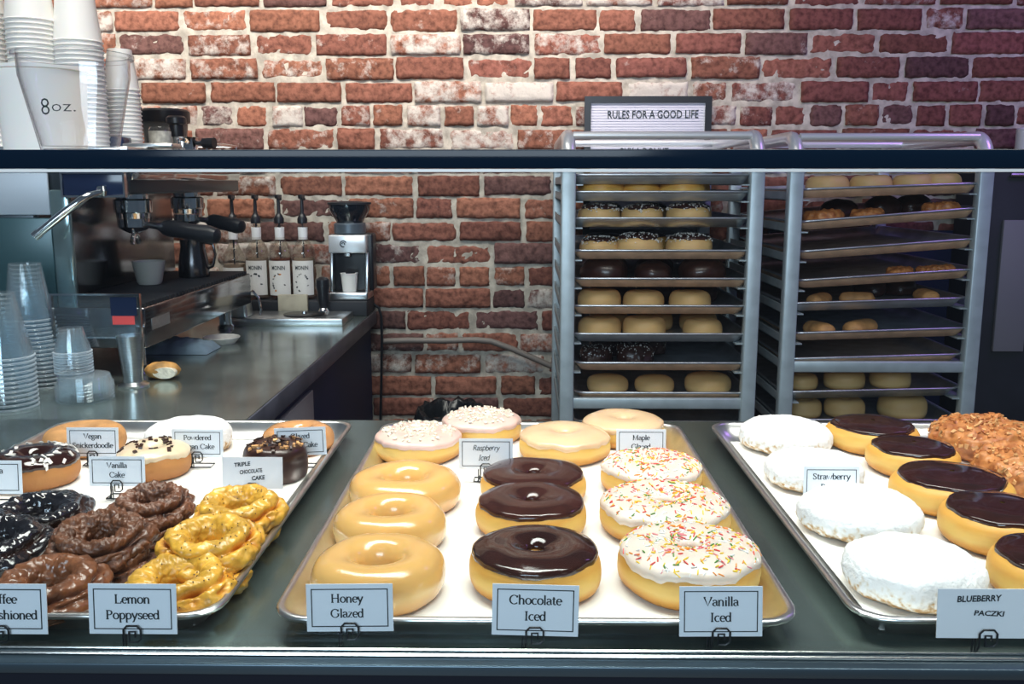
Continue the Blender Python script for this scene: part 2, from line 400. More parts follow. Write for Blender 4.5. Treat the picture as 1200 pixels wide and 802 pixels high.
G = {
 'a': (.80, [E(.36, .70, .27, .28, 165, 0, 8) + [(.63, .16), (.78, .02)], E(.37, .28, .27, .27, 60, 300)]),
 'b': (.92, [[(.16, 1.55), (.16, .02)], E(.45, .5, .35, .49, 150, -150), S_((.03, 1.52), (.16, 1.55))]),
 'c': (.80, [E(.46, .5, .37, .49, 50, 310)]),
 'd': (.94, [E(.42, .5, .34, .49, 30, 330), [(.74, 1.55), (.74, .02)], S_((.6, 1.52), (.74, 1.55)), S_((.74, .02), (.88, .02))]),
 'e': (.80, [E(.43, .5, .35, .49, 0, 315), [(.1, .54), (.78, .54)]]),
 'f': (.56, [[(.24, .02), (.24, 1.2)] + E(.46, 1.22, .22, .3, 170, 50, 6), [(.04, .97), (.5, .97)], S_((.08, .02), (.42, .02))]),
 'g': (.82, [E(.38, .63, .27, .34, 0, 360), E(.40, -.22, .34, .26, 0, 360), [(.28, .3), (.2, .14), (.4, .04)], [(.6, .88), (.8, .97)]]),
 'h': (1.0, [[(.18, 1.55), (.18, .02)], E(.48, .62, .29, .36, 170, 0, 8) + [(.77, .02)], S_((.04, 1.52), (.18, 1.55)), S_((.05, .02), (.33, .02)), S_((.63, .02), (.92, .02))]),
 'i': (.42, [[(.2, .98), (.2, .02)], [(.2, 1.42), (.2, 1.26)], S_((.06, .95), (.2, .98)), S_((.06, .02), (.35, .02))]),
 'k': (.92, [[(.18, 1.55), (.18, .02)], [(.2, .42), (.68, .96)], [(.36, .6), (.78, .02)], S_((.04, 1.52), (.18, 1.55)), S_((.05, .02), (.33, .02)), S_((.64, .02), (.92, .02)), S_((.5, .97), (.82, .97))]),
 'l': (.42, [[(.2, 1.55), (.2, .02)], S_((.06, 1.52), (.2, 1.55)), S_((.06, .02), (.35, .02))]),
 'm': (1.46, [[(.18, .98), (.18, .02)], E(.45, .62, .27, .36, 170, 0, 8) + [(.72, .02)], E(.98, .62, .26, .36, 170, 0, 8) + [(1.24, .02)], S_((.04, .95), (.18, .98)), S_((.05, .02), (.33, .02)), S_((.58, .02), (.86, .02)), S_((1.1, .02), (1.38, .02))]),
 'n': (1.0, [[(.18, .98), (.18, .02)], E(.48, .62, .29, .36, 170, 0, 8) + [(.77, .02)], S_((.04, .95), (.18, .98)), S_((.05, .02), (.33, .02)), S_((.63, .02), (.92, .02))]),
 'o': (.92, [E(.46, .5, .37, .49, 0, 360, 20)]),
 'p': (.94, [[(.18, .98), (.18, -.52)], E(.48, .5, .35, .49, 150, -150), S_((.04, .95), (.18, .98)), S_((.05, -.52), (.35, -.52))]),
 'r': (.70, [[(.18, .98), (.18, .02)], E(.46, .60, .28, .37, 170, 50, 6), S_((.04, .95), (.18, .98)), S_((.05, .02), (.35, .02))]),
 's': (.70, [[(.58, .80), (.52, .94), (.34, .99), (.16, .90), (.13, .72), (.26, .58), (.46, .48), (.6, .32), (.56, .1), (.36, .01), (.16, .06), (.1, .24)]]),
 't': (.62, [[(.26, 1.3), (.26, .2), (.34, .04), (.48, .03), (.58, .14)], [(.05, .97), (.54, .97)]]),
 'w': (1.3, [[(.08, .98), (.38, .04), (.65, .95), (.92, .04), (1.22, .98)], S_((0, .98), (.22, .98)), S_((1.08, .98), (1.3, .98))]),
 'y': (.88, [[(.08, .98), (.44, .06)], [(.8, .98), (.44, .06), (.28, -.42), (.08, -.48)], S_((0, .98), (.24, .98)), S_((.66, .98), (.9, .98))]),
 'z': (.76, [[(.12, .95), (.64, .95), (.1, .04), (.68, .04)]]),
 'V': (1.3, [[(.1, 1.45), (.64, .03), (1.18, 1.45)], S_((0, 1.45), (.3, 1.45)), S_((1.0, 1.45), (1.3, 1.45))]),
 'S': (.95, [[(.76, 1.15), (.7, 1.38), (.46, 1.47), (.22, 1.36), (.16, 1.1), (.34, .86), (.6, .68), (.78, .42), (.7, .12), (.44, 0), (.2, .08), (.12, .36)]]),
 'P': (1.05, [[(.24, 1.45), (.24, .02)], [(.24, 1.45)] + E(.52, 1.08, .38, .37, 90, -90, 10) + [(.26, .71)], S_((.06, .02), (.45, .02)), S_((.06, 1.45), (.3, 1.45))]),
 'C': (1.3, [E(.7, .73, .6, .73, 42, 318, 20), S_((1.14, 1.42), (1.14, 1.08))]),
 'G': (1.45, [E(.7, .73, .6, .73, 42, 318, 20) + [(1.2, .3), (1.2, .64)], S_((1.02, .64), (1.38, .64)), S_((1.14, 1.42), (1.14, 1.08))]),
 'L': (1.1, [[(.24, 1.45), (.24, .02)], [(.24, .03), (.96, .03), (1.0, .36)], S_((.06, 1.45), (.45, 1.45)), S_((.06, .02), (.3, .02))]),
 'M': (1.65, [[(.24, .02), (.28, 1.45)], [(.28, 1.45), (.8, .05), (1.32, 1.45)], [(1.32, 1.45), (1.38, .02)], S_((.06, .02), (.42, .02)), S_((1.18, .02), (1.58, .02)), S_((.08, 1.45), (.3, 1.45)), S_((1.3, 1.45), (1.52, 1.45))]),
 'H': (1.45, [[(.26, 1.45), (.26, .02)], [(1.16, 1.45), (1.16, .02)], [(.26, .76), (1.16, .76)], S_((.08, .02), (.46, .02)), S_((.08, 1.45), (.46, 1.45)), S_((.98, .02), (1.36, .02)), S_((.98, 1.45), (1.36, 1.45))]),
 'I': (.62, [[(.3, 1.45), (.3, .02)], S_((.1, .02), (.5, .02)), S_((.1, 1.45), (.5, 1.45))]),
 'O': (1.45, [E(.72, .73, .62, .73, 0, 360, 24)]),
 'F': (1.0, [[(.24, 1.45), (.24, .02)], [(.24, 1.44), (.92, 1.44), (.94, 1.14)], [(.24, .76), (.74, .76)], S_((.06, .02), (.45, .02)), S_((.06, 1.45), (.3, 1.45))]),
 'R': (1.2, [[(.24, 1.45), (.24, .02)], [(.24, 1.45)] + E(.5, 1.1, .36, .35, 90, -90, 10) + [(.26, .75)], [(.52, .75), (1.1, .02)], S_((.06, .02), (.45, .02)), S_((.06, 1.45), (.3, 1.45))]),
 ' ': (.5, []),
}


def ribbon(mb, pts, f, thick, thin, y, const=None):
    pts = [Vector((p[0], p[1])) for p in pts]; k = len(pts); vs = []
    for i, p in enumerate(pts):
        t = pts[min(i + 1, k - 1)] - pts[max(i - 1, 0)]; t = t.normalized() if t.length > 1e-9 else Vector((1, 0))
        wd = const if const else thin + (thick - thin) * abs(t.y) ** 1.6
        n = Vector((-t.y, t.x)) * (wd / 2)
        for q in (p + n, p - n): a, b = f(q.x, q.y); vs.append(Vector((a, y, b)))
    mb.add(vs, [(2 * i, 2 * i + 1, 2 * i + 3, 2 * i + 2) for i in range(k - 1)])


def text_width(s): return sum(G[c][0] for c in s)


def serif_text(mb, s, cx, zb, unit, y, hand=False, seed=0, ux=None):
    ux = ux or unit
    rng = random.Random(seed); x = -text_width(s) / 2
    for ch in s:
        adv, st = G[ch]; j = rng.uniform(-.08, .08) if hand else 0; sh = .22 if hand else 0
        for q in st:
            if q[0] == 's':
                if hand and ch != 'I': continue
                pts = q[1]
            else: pts = q
            ribbon(mb, pts, lambda a, b: (cx + (x + a + sh * b) * ux, zb + (b + j) * unit), .25, .15, y, .19 if hand else None)
        x += adv


def font_mesh(mb, body, cx, zb, h, y, width=None, shear=0, offset=0.0, align='CENTER', rot=0, mi=0):
    c = bpy.data.curves.new('lettering', 'FONT'); c.body = body; c.size = 1; c.align_x = align; c.shear = shear; c.offset = offset; c.resolution_u = 2
    o = bpy.data.objects.new('lettering', c); COL.objects.link(o)
    dg = bpy.context.evaluated_depsgraph_get(); me = bpy.data.meshes.new_from_object(o.evaluated_get(dg))
    vs = [v.co.copy() for v in me.vertices]; fs = [tuple(p.vertices) for p in me.polygons]
    bpy.data.objects.remove(o); bpy.data.curves.remove(c); bpy.data.meshes.remove(me)
    if not vs: return
    xs = [v.x for v in vs]; sx = h / .70
    wx = (width / (max(xs) - min(xs))) if width else sx
    m0 = (max(xs) + min(xs)) / 2 if align == 'CENTER' else min(xs)
    ca, sa = cos(rot), sin(rot); out = []
    for v in vs:
        a, b = (v.x - m0) * wx, v.y * sx
        out.append(Vector((cx + a * ca - b * sa, y, zb + a * sa + b * ca)))
    mb.add(out, fs, mi)


# ------------------------------------------------------------------ the setting
WALLY = 3.05
DECK = CAMZ - .39
COUNTER = CAMZ - .41
TOPZ = CAMZ + .0105      # underside of the glass top

struct(MB().box((-3.2, -2.5, -.05), (3.2, WALLY + .2, 0)).build('floor', M_floor))


def brick_wall():
    rng = random.Random(7)
    mb = MB(); cols = []
    course = .0736; z_hdr = CAMZ + .213
    x_min, x_max = -2.3, 2.3
    k0 = -int((z_hdr - .02) / course); k1 = int((2.45 - z_hdr) / course)
    for k in range(k0, k1 + 1):
        zc = z_hdr + k * course; header = (k % 7 == 0)
        x = x_min + rng.uniform(-.2, 0)
        while x < x_max:
            L = rng.gauss(.098, .006) if header else rng.gauss(.207, .010)
            if not header and rng.random() < .06: L *= .55
            jx = rng.uniform(.006, .018)
            hgt = course - rng.uniform(.006, .014)
            x0, x1 = x, x + L; z0 = zc - hgt / 2 + rng.uniform(-.002, .002); z1 = z0 + hgt
            nx, nz = (10 if header else 18), 7
            out = rng.uniform(.006, .017); tilt = rng.uniform(-.004, .004); sd = rng.uniform(0, 500)
            # colour: kiln scatter, plus the violet light's cast painted in: orange left, plum right
            t = min(1, max(0, (x + 1.6) / 3.2)) + rng.uniform(-.28, .28); t = min(1, max(0, t))
            a = Vector((.31, .130, .080)); b = Vector((.195, .070, .060)); c = a.lerp(b, t)
            if rng.random() < .13: c = c.lerp(Vector((.10, .06, .065)), .7)
            c *= rng.uniform(.75, 1.2)
            wash = rng.choice([.12, .2, .26, .33, .42, .5]) - .15 * max(0, (x - .2) / 1.6) + rng.uniform(-.05, .08) - (.10 if zc < CAMZ else 0)
            idx0 = len(mb.v); vs = []; fs = []
            rc = .006
            for iz in range(-1, nz + 2):
                for ix in range(-1, nx + 2):
                    u = min(1, max(0, ix / nx)); v = min(1, max(0, iz / nz))
                    px = x0 + u * (x1 - x0); pz = z0 + v * (z1 - z0)
                    edge = min(u * L, (1 - u) * L, v * hgt, (1 - v) * hgt)
                    rim = ix in (-1, nx + 1) or iz in (-1, nz + 1)
                    q = Vector((px * 30, pz * 30, sd)); q2 = Vector((px * 95, pz * 95, sd))
                    wob = noise.noise(q) * .0045 + noise.noise(q2) * .0034
                    # ragged outline: pull border points in and out
                    cxm, czm = (x0 + x1) / 2, (z0 + z1) / 2
                    if edge < .012:
                        fpx = noise.noise(Vector((px * 60, sd, pz * 60))) * .004; fpz = noise.noise(Vector((sd, px * 60, pz * 60))) * .0035
                        px += fpx; pz += fpz
                        # round the corners
                        du = abs(px - cxm) / (L / 2); dv = abs(pz - czm) / (hgt / 2)
                        if du > .9 and dv > .6: px = cxm + (px - cxm) * (1 - .03 * (dv - .6)); pz = czm + (pz - czm) * (1 - .16 * (du - .8))
                    dep = out - rc * max(0, 1 - edge / .007) ** 2 + wob + tilt * (u - .5)
                    y = WALLY - (dep if not rim else -.004)
                    vs.append(Vector((px, y, pz)))
            W = nx + 3
            for iz in range(nz + 2):
                for ix in range(nx + 2):
                    a0 = iz * W + ix; fs.append((a0, a0 + 1, a0 + W + 1, a0 + W))
            mb.add(vs, fs, 0); cols += [(c.x, c.y, c.z, wash)] * len(vs)
            x = x1 + jx
    # mortar bed, raked and uneven
    nx, nz = 260, 140; vs = []; fs = []
    for iz in range(nz + 1):
        for ix in range(nx + 1):
            px = x_min + (x_max - x_min) * ix / nx; pz = 2.5 * iz / nz
            y = WALLY - .004 - .004 * noise.noise(Vector((px * 25, pz * 25, 3)))
            vs.append(Vector((px, y, pz)))
    for iz in range(nz):
        for ix in range(nx):
            a0 = iz * (nx + 1) + ix; fs.append((a0, a0 + 1, a0 + nx + 2, a0 + nx + 1))
    mb.add(vs, fs, 1); cols += [(.6, .55, .5, 0)] * len(vs)
    mb.box((x_min, WALLY + .03, 0), (x_max, WALLY + .2, 2.5), 1); cols += [(.6, .55, .5, 0)] * 8
    o = mb.build('wall_back', [M_brick, M_mortar], sharp=0)
    at = o.data.attributes.new('brick', 'FLOAT_COLOR', 'POINT')
    at.data.foreach_set('color', [c for q in cols for c in q])
    return struct(o)


brick_wall()

# ------------------------------------------------------------------ display case
case = thing('display_case', 'glass-fronted counter display case with a dark steel deck holding the doughnut trays', 'display case', (0, 1.0, 0))
XL, XR = -1.35, 1.45
MB().box((XL, .6685, DECK - .03), (XR, 1.50, DECK)).build('deck', M_deck, case, bevel=.002)
MB().box((XL, .668, 0), (XR, 1.48, DECK - .03)).build('base_cabinet', M_base, case)
MB().box((XL, .660, 0), (XR, .6678, on_y(600, 794, .645).z + .003)).build('front_panel', M_base, case)
l1 = on_y(600, 769, .6585).z; l2 = on_y(600, 761.5, .672).z
rail_z1 = l1 - .0014; rail_z0 = on_y(600, 794, .645).z
MB().box((XL, .645, rail_z0), (XR, .663, rail_z1)).build('front_rail', M_rail, case, bevel=.001)
tr = MB(); tr.tube([(XL, .6585, l1), (XR, .6585, l1)], .0014, 8)
tr.tube([(XL, .6705, l2), (XR, .6705, l2)], .0011, 8)
tr.build('bright_channel', M_lip, case)
MB().box((XL, .6665, rail_z0), (XR, .6745, l2 - .001)).build('glass_channel', M_rail, case)
MB().box((XL, .667, l2 - .0005), (XR, .673, TOPZ - .0025)).build('front_glass', M_glass, case)
gt = MB().box((XL, .662, TOPZ), (XR, 1.02, TOPZ + .0125)).build('glass_top', M_glass, case)
MB().box((XL, .6560, TOPZ - .0003), (XR, .6615, TOPZ + .0128)).build('polished_edge', M_edge, gt, bevel=.0008)
MB().box((XL, .6570, TOPZ - .0026), (XR, .6640, TOPZ - .0006)).build('edge_trim', mat('satin_trim', (.80, .79, .77), .45, .1), case)

# ------------------------------------------------------------------ sheet pans
PAN_W, PAN_D, PAN_H = .457, .662, .025


def pan_mb(w=PAN_W, d=PAN_D, h=PAN_H):
    def L(i, z, r): return rrect(-w / 2 + i, i, w / 2 - i, d - i, r, z)
    mb = MB(); lo = ([L(.024, 0, .022), L(.0075, h - .006, .030), L(.0008, h - .0045, .034), L(0, h - .002, .034), L(.0012, h, .034), L(.005, h + .0005, .032),
              L(.0075, h - .002, .030), L(.0090, h - .006, .028), L(.0245, .0018, .020)])
    mb.loops(lo[:2], 1, True, False); mb.loops(lo[1:], 0, False, True)
    return mb


def pan_at(name, label, x, y, z, m, group=None, cat='sheet pan'):
    mb = pan_mb(); o = mb.build(name, [m, m], None, org=(0, 0, 0), sharp=60); o.location = (x, y, z)
    return tag(o, label, cat, group)


RIM = DECK + PAN_H
FY, BY = .733, 1.395
pcx = (on_z(311, 727, RIM).x + on_z(944, 727, RIM).x) / 2
lxr = on_z(249, 727, RIM).x; rxl = on_z(1007, 727, RIM).x
PANS = {'L': lxr - PAN_W / 2, 'C': pcx, 'R': rxl + PAN_W / 2}
gp = 'sheet pans on the case deck'
pan_at('sheet_pan', 'aluminium sheet pan at left of case with dark and yellow craggy doughnuts', PANS['L'], FY + .004, DECK, M_alu, gp)
pan_at('sheet_pan', 'aluminium sheet pan in middle of case with honey, chocolate and sprinkle doughnuts', PANS['C'], FY, DECK, M_alu, gp)
pan_at('sheet_pan', 'aluminium sheet pan at right of case with sugar-dusted filled doughnuts', PANS['R'], FY + .006, DECK, M_alu, gp)
PAPER = DECK + .0032
for k, lab in (('L', 'white parchment sheet lining the left pan under old-fashioned doughnuts'), ('C', 'white parchment sheet lining the middle pan under ring doughnuts'), ('R', 'white parchment sheet lining the right pan dusted with sugar')):
    mb = MB(); x = PANS[k]; nx, ny = 24, 34; w_, d_ = .400, .600; vs = []; fs = []
    for j in range(ny + 1):
        for i in range(nx + 1):
            u, v = i / nx, j / ny; px = x - w_ / 2 + w_ * u; py = FY + .031 + d_ * v
            z = PAPER + .0004 * noise.noise(Vector((px * 9, py * 9, 1)))
            vs.append(Vector((px, py, z)))
    n0 = len(vs); vs += [p - Vector((0, 0, .0005)) for p in vs]
    for j in range(ny):
        for i in range(nx):
            a = j * (nx + 1) + i; fs.append((a, a + 1, a + nx + 2, a + nx + 1)); fs.append((n0 + a, n0 + a + nx + 1, n0 + a + nx + 2, n0 + a + 1))
    mb.add(vs, fs)
    tag(mb.build('parchment_sheet', M_paper, sharp=0), lab, 'parchment', 'parchment liners in the pans')
BASE = PAPER + .0008


# ------------------------------------------------------------------ doughnuts
def old_crack(th, pd, sd):
    """0..1 depth of the ragged splits in an old-fashioned's crust"""
    g0 = 50 + 20 * noise.noise(Vector((cos(th) * 1.6, sin(th) * 1.6, sd + 4)))
    g1 = 12 + 26 * noise.noise(Vector((cos(th) * 2.4, sin(th) * 2.4, sd + 14)))
    a = min(1.2, max(0, .7 + .9 * noise.noise(Vector((cos(th) * 2.2, sin(th) * 2.2, sd + 9)))))
    b = max(0, .1 + 1.1 * noise.noise(Vector((cos(th) * 2.6, sin(th) * 2.6, sd + 19))))
    wd = 11 + 4 * noise.noise(Vector((cos(th) * 5, sin(th) * 5, sd)))
    rad = max(0, abs(sin(2.5 * th + sd)) ** .5); rc = (1 - rad) * .8 * max(0, 1 - abs(pd - 22) / 45)
    return min(1.2, a * math.exp(-((pd - g0) / wd) ** 2) + b * math.exp(-((pd - g1) / 9) ** 2) + rc)


def body_fn(Rr, h, hole, seed, amp=.0012, freq=45, e=.85, dimple=0, wob=.03, kind='ring', crust=.0008):
    if hole > 0: Rc, a = (Rr + hole) / 2, (Rr - hole) / 2
    else: Rc, a = 0, Rr
    b = h / 1.74; sd = seed * 7.31

    def sg(v, p): return math.copysign(abs(v) ** p, v)

    def fn(th, ph):
        c, s = cos(ph), sin(ph)
        rad = sg(c, e); zz = sg(s, e)
        lobe = 1 + wob * noise.noise(Vector((cos(th) * 1.3, sin(th) * 1.3, sd)))
        r = Rc + a * rad; z = b * zz
        if z < -b * .70: z = -b * .70 - (abs(z) - b * .70) * .13
        d = amp * noise.noise(Vector((cos(th) * r * freq, sin(th) * r * freq, z * freq + sd)))
        if kind == 'old':
            # cracked crown: a groove splits the raised inner ring from the petalled skirt
            pd = math.degrees(ph); q = Vector((cos(th) * r, sin(th) * r, z))
            d -= .0115 * old_crack(th, pd, sd)
            d += .0042 * math.exp(-((pd - 95) / 32) ** 2) + .0045 * math.exp(-((pd - 5) / 22) ** 2)
            d -= crust * 1.5 * max(0, 1 - 5 * abs(noise.noise(q * 65 + Vector((0, 0, sd)))))
            d += .0026 * noise.noise(q * 110 + Vector((sd, 0, 0))) + crust * noise.noise(q * 300 + Vector((0, sd, 0)))
            lobe *= 1 + .075 * (abs(sin(2.5 * th + sd)) - .5)
        if kind == 'dusty': d += .0011 * noise.noise(Vector((cos(th) * r, sin(th) * r, z)) * 260)
        if kind == 'crumble':
            q = Vector((cos(th) * r, sin(th) * r, z))
            d += .0065 * noise.noise(q * 60 + Vector((sd, 0, 0))) + .004 * noise.noise(q * 150 + Vector((0, sd, 0)))
        r2 = r * lobe + d * c; z2 = z + d * s
        if dimple and s > 0: z2 -= dimple * math.exp(-(r / .0085) ** 2)
        return Vector((max(r2, 0) * cos(th), max(r2, 0) * sin(th), max(z2 + b * .74, 0)))
    return fn


def body_mb(fn, hole, nt=72, npz=34):
    mb = MB(); vs = []; fs = []
    if hole > 0:
        for i in range(nt):
            for j in range(npz): vs.append(fn(2 * pi * i / nt, -pi + 2 * pi * j / npz))
        for i in range(nt):
            for j in range(npz):
                i2, j2 = (i + 1) % nt, (j + 1) % npz; fs.append((i * npz + j, i2 * npz + j, i2 * npz + j2, i * npz + j2))
    else:
        n = npz
        for i in range(nt):
            for j in range(1, n): vs.append(fn(2 * pi * i / nt, -pi / 2 + pi * j / n))
        t = len(vs); vs.append(fn(0, pi / 2)); bt = len(vs); vs.append(fn(0, -pi / 2)); k = n - 1
        for i in range(nt):
            i2 = (i + 1) % nt
            for j in range(k - 1): fs.append((i * k + j, i2 * k + j, i2 * k + j + 1, i * k + j + 1))
            fs.append((i * k + k - 1, i2 * k + k - 1, t)); fs.append((i2 * k, i * k, bt))
    return mb.add(vs, fs)


def icing_mb(fn, hole, seed, edge=14, ragged=9, thk=.0022, nt=96, nn=26, fill=.0):
    """a coat lying over the top of the dough, its lower edge thick, rounded and uneven"""
    mb = MB(); vs = []; fs = []; p0 = 150 if hole > 0 else 89.5
    for i in range(nt):
        th = 2 * pi * i / nt
        pe = edge + ragged * noise.noise(Vector((cos(th) * 2.5, sin(th) * 2.5, seed * 3.3))) + .5 * ragged * noise.noise(Vector((cos(th) * 7, sin(th) * 7, seed)))
        for j in range(nn + 1):
            u = j / nn; ph = R(p0 + (pe - p0) * u); p = fn(th, ph); e = 1e-3
            tu = fn(th, ph - .02) - fn(th, ph + .02)
            tg = Vector((cos(th), sin(th), 0)); er, ez = tu.dot(tg), tu.z
            n = Vector((-ez * cos(th), -ez * sin(th), er)); n = n.normalized() if n.length > 1e-9 else Vector((0, 0, 1))
            if n.dot(Vector((cos(ph) * cos(th), cos(ph) * sin(th), sin(ph)))) < 0: n = -n
            k = 1 - max(0, (u - .86) / .14) ** 3 if hole <= 0 else (1 - max(0, (u - .86) / .14) ** 3) * (1 - max(0, (.10 - u) / .10) ** 2)
            bead = .0011 * math.exp(-((u - .88) / .07) ** 2)
            vs.append(p + n * (thk * k + bead - .0007 * (1 - k)))
    for i in range(nt):
        i2 = (i + 1) % nt
        for j in range(nn): a, b = i * (nn + 1) + j, i2 * (nn + 1) + j; fs.append((a, b, b + 1, a + 1))
    return mb.add(vs, fs)


def bits_mb(fn, n, seed, kind, thk=.0022, phr=(38, 130), mats=1, size=1.0, weights=None):
    rng = random.Random(seed); mb = MB()
    for q in range(n):
        th = rng.uniform(0, 2 * pi); ph = R(rng.uniform(*phr)); p = fn(th, ph); nrm = Vector((cos(ph) * cos(th), cos(ph) * sin(th), sin(ph)))
        a = nrm.orthogonal().normalized(); b = nrm.cross(a); an = rng.uniform(0, 2 * pi)
        d = (a * cos(an) + b * sin(an) + nrm * rng.uniform(-.15, .25)).normalized(); s2 = d.cross(nrm).normalized(); n2 = s2.cross(d)
        mi = rng.choices(range(mats), weights)[0] if weights else rng.randrange(mats)
        c = p + nrm * (thk + .0006 * size)
        if kind == 'sprinkle':
            L, r = rng.uniform(.0020, .0032) * size, .00068 * size
            mb.tube([c - d * L, c - d * L * .7, c + d * L * .7, c + d * L], r, 6, mi, radii=[r * .5, r, r, r * .5])
        else:
            if kind == 'flake': X, Y, Z = rng.uniform(.002, .005), rng.uniform(.001, .0025), .0006
            elif kind == 'seed': X, Y, Z = .0006, .0006, .0005
            elif kind == 'chunk': X, Y, Z = rng.uniform(.002, .0045), rng.uniform(.0013, .003), rng.uniform(.001, .0022)
            else: X, Y, Z = [rng.uniform(.0009, .0024) for _ in range(3)]
            X, Y, Z = X * size, Y * size, Z * size
            vs = []
            for sx_ in (-1, 1):
                for sy_ in (-1, 1):
                    for sz_ in (-1, 1):
                        vs.append(c + d * (X * sx_ * rng.uniform(.6, 1.1)) + s2 * (Y * sy_ * rng.uniform(.6, 1.1)) + n2 * (Z * sz_ * rng.uniform(.6, 1.1)))
            mb.add(vs, [(0, 1, 3, 2), (4, 6, 7, 5), (0, 4, 5, 1), (2, 3, 7, 6), (0, 2, 6, 4), (1, 5, 7, 3)], mi)
    return mb


KINDS = {}


def make_donut(kind, Rr, h, seed):
    """returns list of (part name, mb, material, kind flag); the first is the dough"""
    ps = []
    if kind == 'honey':
        fn = body_fn(Rr, h, Rr * .27, seed, .0016, 30, .84); ps.append(('dough', body_mb(fn, 1), M_dough_honey, None))
    elif kind in ('choc', 'vanilla', 'rasp', 'maple', 'milkchoc'):
        fn = body_fn(Rr, h, Rr * .07, seed, .0012, 28, .80); ps.append(('dough', body_mb(fn, 1), M_dough, None))
        m = {'choc': M_choc, 'vanilla': M_vanilla, 'rasp': M_rasp, 'maple': M_maple, 'milkchoc': M_choc_brown}[kind]
        ps.append(('icing', icing_mb(fn, 1, seed, 30 if kind in ('choc', 'milkchoc') else 17, 6 if kind in ('choc', 'milkchoc') else 12), m, None))
        if kind == 'vanilla': ps.append(('sprinkles', bits_mb(fn, 420, seed, 'sprinkle', .0022, (34, 130), 6, 1.05, [5, 3.2, 2.2, 2.6, 1.5, 2]), SPR, 'stuff'))
        if kind == 'rasp': ps.append(('white_crumbs', bits_mb(fn, 150, seed, 'crumb', .0022, (55, 130), size=1.25), M_powder2, 'stuff'))
    elif kind in ('filled', 'filledmilk'):
        fn = body_fn(Rr, h, 0, seed, .0012, 28, .66); ps.append(('dough', body_mb(fn, 0), M_dough, None))
        ps.append(('icing', icing_mb(fn, 0, seed, 34, 5), M_choc if kind == 'filled' else M_choc_brown, None))
    elif kind == 'powder':
        fn = body_fn(Rr, h, 0, seed, .0026, 60, .78, wob=.06, kind='dusty'); ps.append(('dough', body_mb(fn, 0, 120, 60), M_powder, None))
    elif kind == 'powderring':
        fn = body_fn(Rr, h, Rr * .12, seed, .0022, 55, .8); ps.append(('dough', body_mb(fn, 1), M_powder, None))
    elif kind == 'snick':
        fn = body_fn(Rr, h, Rr * .15, seed, .0012, 40, .9); ps.append(('dough', body_mb(fn, 1), M_snick, None))
    elif kind == 'glazedcake':
        fn = body_fn(Rr, h, Rr * .15, seed, .0014, 40, .9); ps.append(('dough', body_mb(fn, 1), M_glazedcake, None))
    elif kind == 'vanillacake':
        fn = body_fn(Rr, h, Rr * .15, seed, .0012, 40, .88); ps.append(('dough', body_mb(fn, 1), M_dough_cake, None))
        ps.append(('icing', icing_mb(fn, 1, seed, 24, 14), M_creamglaze, None))
        ps.append(('chocolate_bits', bits_mb(fn, 34, seed, 'chunk', .0022, (40, 120)), M_bits, 'stuff'))
    elif kind == 'chococonut':
        fn = body_fn(Rr, h, Rr * .15, seed, .0012, 40, .88); ps.append(('dough', body_mb(fn, 1), M_dough_cake, None))
        ps.append(('icing', icing_mb(fn, 1, seed, 22, 10), M_choc, None))
        ps.append(('coconut_flakes', bits_mb(fn, 46, seed, 'flake', .0026, (30, 100), size=1.2), M_flakes, 'stuff'))
    elif kind == 'triple':
        fn = body_fn(Rr, h, Rr * .15, seed, .0016, 40, .55); ps.append(('dough', body_mb(fn, 1), M_triple, None))
        ps.append(('chocolate_bits', bits_mb(fn, 70, seed, 'chunk', .001, (55, 120)), [M_bits, M_nut], 'stuff'))
        ps[-1][1].m = [(i // 6) % 3 // 2 for i in range(len(ps[-1][1].m))]
    elif kind in ('oldchoc', 'oldblack', 'oldlemon', 'oldcoffee'):
        cru = {'oldchoc': .0022, 'oldblack': .0006, 'oldlemon': .0009, 'oldcoffee': .0010}[kind]
        fn = body_fn(Rr, h, Rr * .32, seed, .0022, 60, .9, wob=.06, kind='old', crust=cru)
        m = {'oldchoc': M_of_choc, 'oldblack': M_of_black, 'oldlemon': M_of_lemon, 'oldcoffee': M_coffee}[kind]
        bm_ = body_mb(fn, 1, 150, 96); bm_.attr = [old_crack(2 * pi * i / 150, math.degrees(-pi + 2 * pi * j / 96), seed * 7.31) for i in range(150) for j in range(96)]
        ps.append(('dough', bm_, m, None))
        if kind == 'oldlemon': ps.append(('poppy_seeds', bits_mb(fn, 60, seed, 'seed', 0, (-10, 150)), M_poppy, 'stuff'))
    elif kind == 'fritter':
        fn = body_fn(Rr, h, Rr * .10, seed, .002, 60, .85, wob=.08, kind='crumble')
        ps.append(('dough', body_mb(fn, 1, 110, 60), M_fritter, None))
        ps.append(('nut_topping', bits_mb(fn, 260, seed, 'chunk', .0, (0, 130)), [M_nut, M_fritter], 'stuff')); ps[-1][1].m = [(i // 6) % 2 for i in range(len(ps[-1][1].m))]
    elif kind == 'long':
        mb = MB(); n = 14; pts = []; rad = []
        for i in range(n + 1):
            u = i / n * 2 - 1; pts.append(Vector((u * Rr, .0015 * noise.noise(Vector((u * 3, seed, 0))), h * .48))); rad.append(max(.002, h * .5 * (1 - abs(u) ** 6) ** .5))
        mb.tube(pts, .01, 16, radii=rad)
        for v in mb.v: v.y *= 1.35; v.z = max(v.z, .001)
        ps.append(('dough', mb, M_snick, None))
    elif kind == 'dimring':
        fn = body_fn(Rr, h, Rr * .18, seed, .0014, 30, .82); ps.append(('dough', body_mb(fn, 1, 40, 20), M_dough_dim, None))
    elif kind == 'dimfilled':
        fn = body_fn(Rr, h, 0, seed, .0014, 30, .7); ps.append(('dough', body_mb(fn, 0, 40, 18), M_dough_dim, None))
    elif kind == 'rackchoc':
